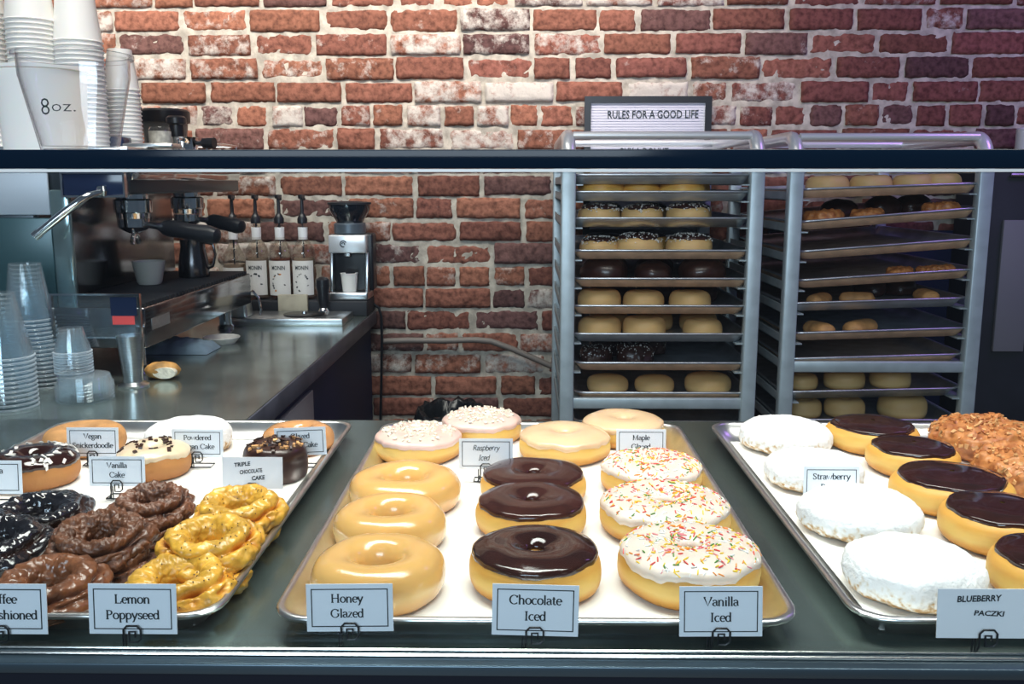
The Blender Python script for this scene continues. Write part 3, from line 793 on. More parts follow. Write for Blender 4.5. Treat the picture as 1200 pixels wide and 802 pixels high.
        fn = body_fn(Rr, h, Rr * .08, seed, .0014, 30, .72); ps.append(('dough', body_mb(fn, 1, 48, 22), M_dough, None))
        ps.append(('icing', icing_mb(fn, 1, seed, 46, 8, nt=48, nn=16), M_choc, None))
    elif kind == 'racksugar':
        fn = body_fn(Rr, h, 0, seed, .0018, 40, .75); ps.append(('dough', body_mb(fn, 0, 48, 20), M_dough_dim, None))
        ps.append(('icing', icing_mb(fn, 0, seed, 34, 14, nt=48, nn=16), M_choc_brown, None))
        ps.append(('sugar_crumbs', bits_mb(fn, 110, seed, 'crumb', .002, (15, 85), size=.8), M_flakes, 'stuff'))
    elif kind == 'rackmound':
        fn = body_fn(Rr, h, 0, seed, .003, 40, .95, wob=.1); ps.append(('dough', body_mb(fn, 0, 48, 22), M_triple, None))
    elif kind == 'rackcrumb':
        fn = body_fn(Rr, h, Rr * .12, seed, .003, 60, .85, kind='crumble'); ps.append(('dough', body_mb(fn, 1, 64, 30), M_triple, None))
        ps.append(('white_crumbs', bits_mb(fn, 90, seed, 'crumb', .0, (0, 120), size=.7), M_flakes, 'stuff'))
    elif kind == 'rackfritter':
        fn = body_fn(Rr, h, Rr * .12, seed, .002, 60, .85, wob=.08, kind='crumble'); ps.append(('dough', body_mb(fn, 1, 64, 30), M_fritter, None))
    return ps


NAMES = {'oldchoc': 'old_fashioned_doughnut', 'oldblack': 'old_fashioned_doughnut', 'oldlemon': 'old_fashioned_doughnut', 'oldcoffee': 'old_fashioned_doughnut',
         'filled': 'filled_doughnut', 'powder': 'filled_doughnut', 'fritter': 'crunch_doughnut', 'rackfritter': 'crunch_doughnut', 'long': 'doughnut_stick'}


def donut(kind, label, loc, Rr, h, seed, rot=None, group=None, cat='doughnut'):
    ps = make_donut(kind, Rr, h, seed); nm = NAMES.get(kind, 'ring_doughnut')
    if len(ps) == 1:
        o = ps[0][1].build(nm, ps[0][2], None, org=(0, 0, 0), sharp=0); tag(o, label, cat, group)
    else:
        o = thing(nm, label, cat, (0, 0, 0), group)
        for pn, mb, m, kf in ps:
            c = mb.build(pn, m, o, sharp=50 if kf else 0)
            if kf: c['kind'] = kf
    o.location = loc; o.rotation_euler = rot or (0, 0, 0)
    return o


def fit(x0, x1, ytop, h, z):
    """centre and radius of a doughnut standing on height z whose outline spans x0..x1 and starts at ytop"""
    lo, hi = .55, 2.6
    for _ in range(50):
        Y = (lo + hi) / 2
        p = on_y((x0 + x1) / 2, 500, Y); _, _, zc = proj((p.x, Y, z + h * .5)); Rr = (x1 - x0) * zc / (2 * F)
        d = ray((x0 + x1) / 2, ytop); X = d.x / d.y * Y
        t = min(proj((X, Y + Rr * cos(a), z + h * (.5 + .5 * sin(a))))[1] for a in [i * .1 for i in range(16)])
        if t > ytop: lo = Y
        else: hi = Y
    mid = (x0 + x1) / 2
    for dx in (0, 1):
        px = proj((X, Y, z + h * .5))[0]; X += (mid - px) * zc / F
    return Vector((X, Y, z)), Rr


SHOW = [
 # centre pan
 ('rasp', 518, 611, 482, .036, 'pale pink iced doughnut with white crumbs at back edge of middle pan', 'raspberry iced doughnuts'),
 ('rasp', 440, 540, 500, .036, 'pale pink iced doughnut with white crumbs left of the handwritten Raspberry Iced card', 'raspberry iced doughnuts'),
 ('maple', 683, 779, 484, .036, 'tan glazed doughnut at back of middle pan behind the Maple Glazed card', 'maple glazed doughnuts'),
 ('maple', 608, 715, 499, .036, 'tan glazed doughnut between the Raspberry Iced and Maple Glazed cards', 'maple glazed doughnuts'),
 ('honey', 410, 541, 545, .040, 'shiny honey glazed ring doughnut, rearmost of its column of three', 'honey glazed doughnuts'),
 ('honey', 392, 523, 583, .040, 'shiny honey glazed ring doughnut, middle of its column of three', 'honey glazed doughnuts'),
 ('honey', 366, 521, 632, .042, 'shiny honey glazed ring doughnut just behind the Honey Glazed card', 'honey glazed doughnuts'),
 ('milkchoc', 563, 687, 542, .036, 'chocolate iced doughnut directly in front of the tan glazed one, rearmost of three', 'chocolate iced ring doughnuts'),
 ('milkchoc', 557, 688, 572, .038, 'chocolate iced doughnut in the middle of the chocolate column, middle pan', 'chocolate iced ring doughnuts'),
 ('choc', 550, 704, 624, .042, 'dark chocolate iced doughnut just behind the Chocolate Iced card', 'chocolate iced ring doughnuts'),
 ('vanilla', 704, 823, 532, .036, 'white iced sprinkle doughnut in front of the Maple Glazed card', 'sprinkled vanilla iced doughnuts'),
 ('vanilla', 703, 854, 570, .038, 'white iced sprinkle doughnut in the middle of the sprinkled column of three', 'sprinkled vanilla iced doughnuts'),
 ('vanilla', 725, 889, 620, .044, 'large white iced sprinkle doughnut just behind the Vanilla Iced card', 'sprinkled vanilla iced doughnuts'),
 # right pan
 ('powder', 868, 973, 488, .040, 'sugar-dusted filled doughnut at back left of right pan, behind all other white ones', 'powdered filled doughnuts'),
 ('powder', 897, 1010, 525, .040, 'sugar-dusted filled doughnut partly behind the Strawberry card', 'powdered filled doughnuts'),
 ('powder', 938, 1077, 568, .042, 'sugar-dusted filled doughnut just in front of the Strawberry card', 'powdered filled doughnuts'),
 ('powder', 991, 1148, 627, .044, 'large sugar-dusted filled doughnut nearest the handwritten Blueberry card', 'powdered filled doughnuts'),
 ('filled', 970, 1074, 489, .038, 'chocolate topped filled doughnut at back edge of right pan, rearmost of five', 'chocolate topped filled doughnuts'),
 ('filled', 1018, 1121, 514, .038, 'second from the back of the five chocolate topped filled doughnuts', 'chocolate topped filled doughnuts'),
 ('filled', 1047, 1181, 545, .040, 'third and middle of the five chocolate topped filled doughnuts', 'chocolate topped filled doughnuts'),
 ('filled', 1104, 1241, 581, .042, 'fourth from the back of the five chocolate topped filled doughnuts', 'chocolate topped filled doughnuts'),
 ('filled', 1164, 1314, 632, .044, 'chocolate topped filled doughnut nearest the front, above the Blueberry card', 'chocolate topped filled doughnuts'),
 ('fritter', 1092, 1208, 490, .044, 'crunchy orange-brown crumb coated doughnut at back of right pan', 'crumb coated doughnuts'),
 ('fritter', 1146, 1272, 524, .046, 'crunchy orange-brown crumb coated doughnut cut off by the right picture edge', 'crumb coated doughnuts'),
 # left pan
 ('snick', 54, 145, 495, .036, 'plain cinnamon brown doughnut behind the Vegan Snickerdoodle card', 'vegan cake doughnuts'),
 ('powderring', 173, 271, 491, .038, 'powdered sugar ring doughnut behind the Powdered Vegan Cake card', 'vegan cake doughnuts'),
 ('glazedcake', 308, 391, 495, .036, 'glazed brown cake doughnut behind the Glazed Vegan Cake card', 'vegan cake doughnuts'),
 ('vanillacake', 139, 222, 519, .038, 'cake doughnut with cream glaze and dark chocolate bits behind the Vanilla Cake card', 'cake doughnuts'),
 ('chococonut', -8, 90, 525, .040, 'brown cake doughnut with dark icing and white flakes in left pan', 'cake doughnuts'),
 ('triple', 286, 360, 517, .046, 'tall dark chocolate cake doughnut with crumb topping behind a handwritten card', 'cake doughnuts'),
]
for i, (k, x0, x1, yt, h, lab, grp) in enumerate(SHOW):
    p, Rr = fit(x0, x1, yt, h, BASE)
    donut(k, lab, p, Rr, h, i + 1, (0, 0, i * 1.7 % 6.28), grp)

# old-fashioned doughnuts, shingled on each other: x0, x1, ytop, height above the paper, tilt towards the front
OLD = [
 ('oldlemon', 230, 330, 592, .000, 0, 'yellow craggy doughnut at bottom of the lemon pile, rearmost of the pile'),
 ('oldlemon', 178, 296, 640, .000, 0, 'yellow craggy doughnut lying under the other lemon ones, by the pan side'),
 ('oldlemon', 222, 338, 567, .016, 6, 'yellow craggy doughnut topmost at the back of the lemon pile'),
 ('oldlemon', 181, 311, 600, .016, 6, 'yellow craggy doughnut in the middle of the lemon pile'),
 ('oldlemon', 133, 277, 646, .004, 5, 'yellow craggy doughnut just behind the Lemon Poppyseed card'),
 ('oldchoc', 130, 228, 590, .000, 0, 'brown craggy doughnut lying beneath the rearmost chocolate old-fashioned'),
 ('oldchoc', 84, 186, 632, .000, 0, 'brown craggy doughnut lying beneath the middle chocolate old-fashioned'),
 ('oldchoc', 124, 230, 563, .012, 6, 'brown craggy doughnut topmost at back, in front of the Vanilla Cake card'),
 ('oldchoc', 50, 187, 595, .018, 10, 'brown craggy doughnut with a large open hole in the middle of its pile'),
 ('oldcoffee', -18, 133, 648, .006, 6, 'reddish brown glazed craggy doughnut behind the Old Fashioned card'),
 ('oldblack', -30, 112, 574, .004, 4, 'black glazed craggy doughnut, rearmost of the dark ones at left edge'),
 ('oldblack', -78, 66, 602, .012, 8, 'black glazed craggy doughnut, nearer and higher one at left picture edge'),
]
for i, (k, x0, x1, yt, lift, tilt, lab) in enumerate(OLD):
    h = .032; p, Rr = fit(x0, x1, yt, h, BASE + lift)
    rt = Matrix.Rotation(R(tilt), 3, 'X') @ Matrix.Rotation(i * 2.1, 3, 'Z')
    o = donut(k, lab, p, Rr, h, 40 + i, rt.to_euler(), 'old-fashioned doughnuts in the left pan')
    me = (o if o.type == 'MESH' else o.children[0]).data; vs = [rt @ v.co for v in me.vertices][::5]
    zmin = min(v.z for v in vs); p.z = BASE + lift - zmin * .75; s_ = 1.0
    for _ in range(6):       # settle: outline's top and width against the photo
        pr = [proj(p + v * s_) for v in vs]
        a_, b_, t_ = min(q[0] for q in pr), max(q[0] for q in pr), min(q[1] for q in pr); zc = proj(p)[2]
        s_ *= (x1 - x0) / (b_ - a_); p.x += ((x0 + x1) / 2 - (a_ + b_) / 2) * zc / F
        dy = on_z(600, yt + 40, p.z).y - on_z(600, t_ + 40, p.z).y; p.y += dy
    o.location = p; o.scale = (s_, s_, s_)

# ------------------------------------------------------------------ flavour cards on wire holders
def card(lines, x0, y0, x1, y1, feet_y, label, hand=False, block=False, tilt=0, zf=BASE, Yfix=None, dx=0, wire=True, unit=None):
    if Yfix: Y = Yfix
    else: Y = on_z((x0 + x1) / 2, feet_y, zf).y
    a = on_y(x0, y1, Y); b = on_y(x1, y0, Y)
    W, H = b.x - a.x, b.z - a.z; cx = (a.x + b.x) / 2; zb = a.z
    t = thing('flavour_card', label, 'flavour card', (cx, Y, zf), 'flavour cards on wire holders')
    org = Vector((cx, Y, zf))
    lean = R(5)

    def pl(mb):  # card-local (x, depth, height) -> world
        rz = Matrix.Rotation(-lean, 4, 'X') @ Matrix.Rotation(R(tilt), 4, 'Y')
        for v in mb.v: v[:] = (Vector((cx, Y, zb)) + (rz @ v))[:]
        return mb
    th = .0007
    c = pl(MB().box((-W / 2, 0, 0), (W / 2, th, H))).build('card', M_card2 if block else M_card, t)
    if not block:
        m_, lw = W * .055, W * .013; q = MB()
        for (u0, v0, u1, v1) in ((-W / 2 + m_, m_, W / 2 - m_, m_ + lw), (-W / 2 + m_, H - m_ - lw, W / 2 - m_, H - m_), (-W / 2 + m_, m_, -W / 2 + m_ + lw, H - m_), (W / 2 - m_ - lw, m_, W / 2 - m_, H - m_)):
            q.add([(u0, -.0002, v0), (u1, -.0002, v0), (u1, -.0002, v1), (u0, -.0002, v1)], [(0, 1, 2, 3)])
        pl(q).build('border', M_ink, c, smooth=False)
    q = MB()
    if block:
        n = len(lines)
        for i, (s, fx, fz, fh, fw, rt) in enumerate(lines):
            font_mesh(q, s, (fx - .5) * W, fz * H, fh * H, -.0003, fw * W, .12, .035, rot=R(rt))
    else:
        u = unit or .118 * H; ux = unit or .132 * H
        wmax = max(text_width(s) for s in lines) * u
        if wmax * ux / u > W * .84: ux *= W * .84 / (wmax * ux / u)
        for i, s in enumerate(lines):
            xx = dx * W
            if hand: xx += (-.04 if i else .0) * W
            serif_text(q, s, xx, H * (.615 if i == 0 else .30), u, -.0003, hand, seed=len(s), ux=ux)
    if q.v: pl(q).build('lettering', M_ink, c, smooth=False)
    # wire holder: a squared spiral clip in front, legs and an open rectangular foot behind
    if wire:
        r = .0009; s = .0070; q = MB(); y = Y - .0022
        yb = Y + .004; zc = zb + .001
        sp = [(cx - s, y, zc - s), (cx - s, y, zc + s * .55), (cx - s * .6, y, zc + s), (cx + s * .6, y, zc + s), (cx + s, y, zc + s * .55), (cx + s, y, zc - s * .6), (cx + s * .6, y, zc - s), (cx - .35 * s, y, zc - s), (cx - .35 * s, y, zc + .3 * s), (cx + .35 * s, y, zc + .3 * s), (cx + .35 * s, y, zc - .4 * s)]
        q.tube(sp, r, 6)
        f0 = zf + r * 1.05
        q.tube([(cx - s, y, zc - s), (cx - s * 1.3, y + .001, max(f0, zc - s * 2)), (cx - s * 1.6, y + .003, f0)], r, 6)
        q.tube([(cx - s * 1.6, y + .003, f0), (cx - .016, Y + .002, f0), (cx - .016, Y + .02, f0), (cx + .016, Y + .02, f0), (cx + .016, Y + .002, f0), (cx - s * 1.6, y + .003, f0)], r, 6)
        for xx in (-.010, -.0075):
            q.tube([(cx + xx, yb - .001, zb + H * .3), (cx + xx, yb - .001, f0)], r * .9, 6)
        q.tube([(cx - .010, yb - .001, zb + H * .3), (cx - .0075, yb - .001, zb + H * .3)], r * .9, 6)
        q.build('wire_holder', M_wire, t)
    return t


card(['Vegan', 'Snickerdoodle'], 79, 502, 137, 535, 547, 'printed Vegan Snickerdoodle card at back of left pan')
card(['Powdered', 'Vegan Cake'], 202, 504, 260, 536, 549, 'printed Powdered Vegan Cake card at back of left pan')
card(['Glazed', 'Vegan Cake'], 323, 502, 382, 534, 549, 'tilted printed Glazed Vegan Cake card at back right of left pan', tilt=-2.5)
card(['Vanilla', 'Cake'], 105, 536, 168, 570, 586, 'printed Vanilla Cake card in left pan, in front of bit-topped doughnut')
card(['Mocha', ' '], -44, 541, 23, 579, 593, 'bordered card cut off by left picture edge, in front of flaked doughnut')
card([('TRIPLE', .34, .72, .12, .27, 6), ('CHOCOLATE', .48, .50, .12, .38, 6), ('CAKE', .60, .29, .13, .22, 5)], 261, 537, 330, 573, 588, 'plain card handwritten Triple Chocolate Cake in left pan', block=True)
card(['Raspberry', 'Iced'], 538, 515, 601, 550, 566, 'handwritten Raspberry Iced card in middle pan', hand=True, unit=.0046)
card(['Maple', 'Glazed'], 722, 504, 781, 536, 549, 'printed Maple Glazed card at back right of middle pan')
card(['Strawberry', 'Paczki'], 941, 548, 1009, 586, 600, 'printed Strawberry card leaning between sugar-dusted doughnuts in right pan')
card(['Coffee', 'Old Fashioned'], -52, 687, 51, 743, 745, 'printed Old Fashioned card cut off at left, in front of left pan', zf=DECK, Yfix=.700)
card(['Lemon', 'Poppyseed'], 105, 687, 204, 743, 745, 'printed Lemon Poppyseed card in front of left pan', zf=DECK, Yfix=.700)
card(['Honey', 'Glazed'], 360, 687, 460, 740, 745, 'printed Honey Glazed card in front of middle pan', zf=DECK, Yfix=.700, tilt=-.8, dx=-.03)
card(['Chocolate', 'Iced'], 576, 688, 678, 745, 745, 'printed Chocolate Iced card in front of middle pan', zf=DECK, Yfix=.700, tilt=1.2)
card(['Vanilla', 'Iced'], 796, 690, 896, 746, 745, 'printed Vanilla Iced card in front of middle pan', zf=DECK, Yfix=.700, tilt=-.6)
card([('BLUEBERRY', .41, .75, .12, .44, 2), ('PACZKI', .51, .46, .10, .30, -2)], 1097, 693, 1222, 748, 748, 'plain card handwritten Blueberry Paczki in front of right pan', block=True, zf=DECK, Yfix=.700)

# ------------------------------------------------------------------ bakery racks
ORD = ['first', 'second', 'third', 'fourth', 'fifth', 'sixth', 'seventh', 'eighth', 'ninth', 'tenth', 'eleventh', 'twelfth']
RY0, RY1 = 2.30, 2.99


def rack(label, pxl, pxr, ytop, rail_z, ybar):
    """upright posts with bent-tube hoops on top, slide rails up both sides"""
    a = on_y(pxl, 300, RY0); b = on_y(pxr, 300, RY0); x0, x1 = a.x, b.x; pw = .036; zt = on_y((pxl + pxr) / 2, ytop, RY0).z
    t = thing('bakery_rack', label, 'bakery rack', ((x0 + x1) / 2, (RY0 + RY1) / 2, 0), 'aluminium bakery racks')
    zb = .12
    for x in (x0, x1 - pw):
        for y in (RY0, RY1 - .03):
            MB().box((x, y, zb), (x + pw, y + .03, zt - .082)).build('post', M_rack, t, bevel=.004)
            MB().lathe([(0, 0), (.02, .002), (.048, .02), (.05, .05), (.046, .075), (.02, .09), (0, .09)], 20, M=Matrix.Translation((x + pw / 2, y + .015 - .0, .05)) @ Matrix.Rotation(pi / 2, 4, 'Y') @ Matrix.Translation((0, 0, -.045)) @ Matrix.Scale(.45, 4, (0, 0, 1)) ).build('caster', M_black, t)
            MB().box((x + .003, y + .002, .085), (x + pw - .003, y + .028, zb + .005)).build('caster_fork', M_steel, t)
    # side hoops bend over from post to post; straight tubes cross between them
    xa, xb = x0 + pw / 2, x1 - pw / 2; rr_ = .055; r = .0175
    for x in (xa, xb):
        ya, yb = RY0 + .015, RY1 - .015
        pth = [(x, ya, zt - .092)] + [(x, ya + rr_ - rr_ * cos(R(k * 15)), zt - r - rr_ + rr_ * sin(R(k * 15))) for k in range(7)]
        pth += [(x, yb - rr_ + rr_ * sin(R(k * 15)), zt - r - rr_ + rr_ * cos(R(k * 15))) for k in range(7)] + [(x, yb, zt - .092)]
        MB().tube(pth, r, 14).build('top_hoop', M_rackbar, t)
    for y in (RY0 + .035, RY1 - .19):
        MB().tube([(xa + .012, y, zt - .016), (xb - .012, y, zt - .016)], .0100, 12).build('cross_tube', M_rackbar, t)
    zbar = on_y((pxl + pxr) / 2, ybar, RY0).z
    for y in (RY0 + .004, RY1 - .026):
        MB().box((x0 + pw * .8, y, zbar - .014), (x1 - pw * .8, y + .018, zbar + .014)).build('cross_bar', M_rack, t, bevel=.003)
        MB().box((x0 + pw * .8, y, zb + .02), (x1 - pw * .8, y + .018, zb + .05)).build('cross_bar', M_rack, t, bevel=.003)
    for side, zs in ((0, rail_z[0]), (1, rail_z[1])):
        xo = x0 + .006 if side == 0 else x1 - .006; d = 1 if side == 0 else -1
        for z in zs:
            q = MB(); q.box((min(xo, xo + d * .048), RY0 + .01, z - .003), (max(xo, xo + d * .048), RY1 - .01, z)); q.box((min(xo, xo + d * .003), RY0 + .01, z - .003), (max(xo, xo + d * .003), RY1 - .01, z + .020))
            q.build('slide_rail', M_rack, t)
    return t, x0, x1


def level_z(y, px=770, Y=RY0 + .012): return on_y(px, y, Y).z - PAN_H


# left rack: rim height in the photo, material, x of front edge ends, contents
LT = [(204, M_alu_grey, 673, 880), (224, M_alu_grey, 672, 880), (255, M_alu, 675, 876), (293, M_alu_warm_refl, 672, 881), (326, M_alu_warm_refl, 675, 880), (358, M_alu_warm_refl, 673, 874),
      (391, M_alu_grey, 674, 874), (425, M_alu_warm_refl, 676, 876), (460, M_alu_warm_refl, 676, 878), (494, M_alu_grey, 676, 878)]
RT = [((221, 214), M_alu_warm_refl, 943, 1150), ((259, 243), M_alu_warm_refl, 943, 1147), ((294, 279), M_alu_warm_refl, 943, 1146), ((328, 315), M_alu_warm_refl, 940, 1142), ((355, 349), M_alu_grey, 930, 1128), ((390, 384), M_alu_warm_refl, 934, 1134),
      ((420, 415), M_alu_warm_refl, 930, 1123), ((459, 455), M_alu, 930, 1115), ((493, 491), M_alu_grey, 930, 1110)]
lz = [level_z(t[0]) for t in LT]
rack('aluminium bakery rack in front of the letter board, left of the two racks', 657, 893, 150, (lz, lz), 474)
rzl = []; rzr = []; RROLL = []
for (yl, yr), m, xa, xb in RT:
    a = on_y(xa, yl, RY0 + .012); b = on_y(xb, yr, RY0 + .012); roll = math.atan2(b.z - a.z, b.x - a.x)
    if roll < .022: roll_use = 0.0
    else: roll_use = roll
    mid = (a + b) / 2; RROLL.append((mid, roll_use))
    zc = mid.z - PAN_H
    rzl.append(zc - sin(roll_use) * .20); rzr.append(zc + sin(roll_use) * .20)
rack('aluminium bakery rack beside the black cabinet, right of the two racks', 921, 1158, 152, ([z - .003 for z in rzl], [z - .001 for z in rzr]), 431)

pan_proto = {}


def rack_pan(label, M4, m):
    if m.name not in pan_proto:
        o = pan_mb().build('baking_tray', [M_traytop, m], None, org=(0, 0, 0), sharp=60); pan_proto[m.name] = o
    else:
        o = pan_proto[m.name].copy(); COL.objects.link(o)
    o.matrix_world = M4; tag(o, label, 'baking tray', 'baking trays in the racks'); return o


LM = []
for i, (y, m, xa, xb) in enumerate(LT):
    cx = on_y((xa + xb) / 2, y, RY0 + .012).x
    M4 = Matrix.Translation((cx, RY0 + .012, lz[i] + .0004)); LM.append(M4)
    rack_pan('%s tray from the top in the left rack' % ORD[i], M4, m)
RMx = []
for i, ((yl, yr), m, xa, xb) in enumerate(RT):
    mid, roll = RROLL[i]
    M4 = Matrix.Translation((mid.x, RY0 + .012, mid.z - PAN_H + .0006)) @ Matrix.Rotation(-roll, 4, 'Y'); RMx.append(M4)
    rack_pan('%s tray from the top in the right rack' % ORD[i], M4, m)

rproto = {}


def rack_donut(kind, label, M4, ddiam, h, spin, grp):
    if kind not in rproto:
        o = donut(kind, label, (0, 0, 0), .5 * .108, h, 90 + len(rproto), None, grp); rproto[kind] = o
    else:
        o = copy_tree(rproto[kind]); tag(o, label, 'doughnut', grp)
    s = ddiam / .108
    o.matrix_world = M4 @ Matrix.Rotation(spin, 4, 'Z') @ Matrix.Scale(s, 4)
    return o


def fill_tray(M4, rackname, n, rows, desc):
    """rows: (kind, height, [(px0, px1)...], depth behind the front rim, row word)"""
    inv = M4.inverted(); k = 0
    for kind, h, spans, dep, row in rows:
        N = len(spans)
        for j, (a, b) in enumerate(spans):
            c = M4.translation; p = on_y((a + b) / 2, proj((c.x, RY0 + dep, c.z + .02))[1], RY0 + .012 + dep)
            zc = proj(p)[2]; dia = (b - a) * zc / F
            q = inv @ p; q.z = .0025; q.x = max(-PAN_W / 2 + .026 + dia / 2, min(PAN_W / 2 - .026 - dia / 2, q.x))
            where = {1: 'the only one', 2: ['left', 'right'], 3: ['left end', 'middle', 'right end'], 4: ['left end', 'second from left', 'third from left', 'right end']}[N]
            wv = where if N == 1 else where[j]
            rack_donut(kind, '%s on %s tray of %s rack, %s row, %s' % (desc[kind], ORD[n], rackname, row, wv), M4 @ Matrix.Translation(q), dia, h, j * 1.9 + n, 'doughnuts on the rack trays')


D = {'rackchoc': 'chocolate topped doughnut', 'racksugar': 'dark topped sugared doughnut', 'rackmound': 'dark chocolate mound doughnut', 'dimring': 'plain golden ring doughnut', 'dimfilled': 'plain pale doughnut',
     'rackcrumb': 'dark crumb coated doughnut', 'rackfritter': 'orange-brown craggy doughnut', 'long': 'brown doughnut stick'}
f0 = .085
fill_tray(LM[1], 'left', 1, [('rackchoc', .048, [(674, 728), (728, 774), (771, 826)], f0, 'front'), ('rackchoc', .048, [(682, 728), (734, 780), (786, 832)], .25, 'rear')], D)
fill_tray(LM[2], 'left', 2, [('racksugar', .052, [(677, 727), (728, 777), (780, 832)], f0, 'front'), ('racksugar', .052, [(684, 730), (736, 782), (788, 834)], .25, 'rear')], D)
fill_tray(LM[3], 'left', 3, [('racksugar', .055, [(672, 719), (721, 776), (780, 834)], f0, 'front'), ('rackchoc', .036, [(684, 730), (736, 782), (788, 834)], .25, 'rear')], D)
fill_tray(LM[4], 'left', 4, [('rackmound', .062, [(678, 734), (742, 788), (795, 850)], f0, 'front'), ('rackmound', .05, [(690, 736), (744, 790), (798, 842)], .25, 'rear')], D)
fill_tray(LM[5], 'left', 5, [('dimring', .050, [(675, 726), (730, 778), (784, 832)], f0, 'front'), ('rackmound', .04, [(690, 736), (744, 790), (798, 842)], .25, 'rear')], D)
fill_tray(LM[6], 'left', 6, [('dimring', .054, [(676, 726), (729, 780), (800, 846)], f0, 'front'), ('dimring', .052, [(690, 736), (744, 788), (796, 840)], .22, 'rear')], D)
fill_tray(LM[7], 'left', 7, [('rackcrumb', .052, [(678, 716), (722, 766)], f0 + .03, 'front'), ('rackcrumb', .05, [(690, 730), (738, 780)], .25, 'rear')], D)
fill_tray(LM[8], 'left', 8, [('dimfilled', .046, [(688, 736), (744, 790), (802, 856)], f0 + .02, 'front')], D)
fill_tray(RMx[0], 'right', 0, [('dimring', .034, [(944, 994), (996, 1044), (1046, 1092), (1094, 1140)], f0, 'front')], D)
fill_tray(RMx[1], 'right', 1, [('rackfritter', .042, [(940, 986), (996, 1036), (1100, 1142)], f0, 'front'), ('rackmound', .032, [(960, 1004), (1012, 1056), (1066, 1108)], .25, 'rear')], D)
fill_tray(RMx[3], 'right', 3, [('rackfritter', .048, [(1038, 1070), (1073, 1102), (1106, 1136)], f0, 'front')], D)
fill_tray(RMx[4], 'right', 4, [('long', .042, [(940, 980), (984, 1024), (1074, 1116)], f0, 'front'), ('rackmound', .034, [(1000, 1040), (1046, 1086)], .26, 'rear')], D)
fill_tray(RMx[5], 'right', 5, [('long', .046, [(937, 982), (984, 1032)], f0 - .02, 'front')], D)
fill_tray(RMx[7], 'right', 7, [('dimring', .044, [(922, 958), (966, 1012), (1020, 1066)], f0 + .05, 'front')], D)
fill_tray(RMx[8], 'right', 8, [('dimring', .044, [(920, 962), (966, 1012), (1030, 1084)], f0 + .05, 'front')], D)

# ------------------------------------------------------------------ letter board on the wall
LBY = 3.012
a = on_y(683, 276, LBY); b = on_y(834, 113, LBY)
lb = thing('letter_board', 'black-framed white letter board on the brick wall reading Rules for a good life', 'letter board', ((a.x + b.x) / 2, LBY, a.z))
fw = .020
q = MB()
q.box((a.x, LBY - .012, a.z), (a.x + fw, LBY + .008, b.z)); q.box((b.x - fw, LBY - .012, a.z), (b.x, LBY + .008, b.z))
q.box((a.x + fw, LBY - .012, a.z), (b.x - fw, LBY + .008, a.z + fw)); q.box((a.x + fw, LBY - .012, b.z - fw), (b.x - fw, LBY + .008, b.z))
q.build('frame', M_black, lb)
q = MB(); z = a.z + fw; st = .0085; vs = []; fs = []
while z < b.z - fw - .002:
    q.box((a.x + fw, LBY - .004, z), (b.x - fw, LBY + .006, z + st * .72)); q.box((a.x + fw, LBY - .001, z + st * .72), (b.x - fw, LBY + .006, z + st)); z += st
q.build('felt_panel', M_board, lb)
q = MB(); p0 = on_y(712, 139, LBY); p1 = on_y(818, 139, LBY)
font_mesh(q, 'RULES FOR A GOOD LIFE', (p0.x + p1.x) / 2, p0.z, on_y(712, 129.5, LBY).z - p0.z, LBY - .0055, p1.x - p0.x, 0, .012, rot=R(.4))
p0 = on_y(727, 182, LBY); p1 = on_y(783, 182, LBY)
font_mesh(q, 'BUY A DONUT', (p0.x + p1.x) / 2, p0.z, on_y(727, 173.5, LBY).z - p0.z, LBY - .0055, p1.x - p0.x, 0, .012)
q.build('letters', M_ink, lb, smooth=False)

# ------------------------------------------------------------------ dark cabinet and things at right
p = on_y(1150, 300, 2.80); q0 = on_y(1320, 300, 2.80); ztop = CAMZ + .045
bc = thing('tall_cabinet', 'tall black cabinet against the wall at far right beside the rack', 'cabinet', ((p.x + q0.x) / 2, 2.9, 0))
MB().box((p.x, 2.80, 0), (q0.x, 3.0, ztop)).build('body', M_blackm, bc, bevel=.004)
a = on_y(1176, 258, 2.79); b = on_y(1194, 412, 2.79)
MB().box((a.x, 2.784, b.z), (b.x + .01, 2.7985, a.z)).build('grey_panel', mat('grey_panel_paint', (.22, .21, .22), .6), bc, bevel=.002)
MB().tube([(a.x + .01, 2.79, on_y(1180, 205, 2.79).z), (a.x + .09, 2.79, on_y(1180, 205, 2.79).z)], .006, 8).build('handle', M_steel, bc)
r0 = on_y(1199, 176, 2.88)
MB().lathe([(.0, 0), (.05, 0), (.055, .004), (.055, .115), (.05, .12), (.02, .12), (.02, .10), (0, .10)], 28, c=(r0.x + .04, 2.89, ztop + .001)).build('paper_roll', M_white)
tag(bpy.data.objects['paper_roll'], 'white paper roll on top of the tall black cabinet at right edge', 'paper roll')

# thin dark navy slab against the wall behind the right rack
a = on_y(900, 270, 3.02); b = on_y(1146, 270, 3.02)
lc = MB().box((a.x, 3.0, 0), (b.x, 3.025, a.z)).build('wall_panel', M_navy, bevel=.002)
tag(lc, 'dark navy panel against the bricks behind the right rack', 'panel')

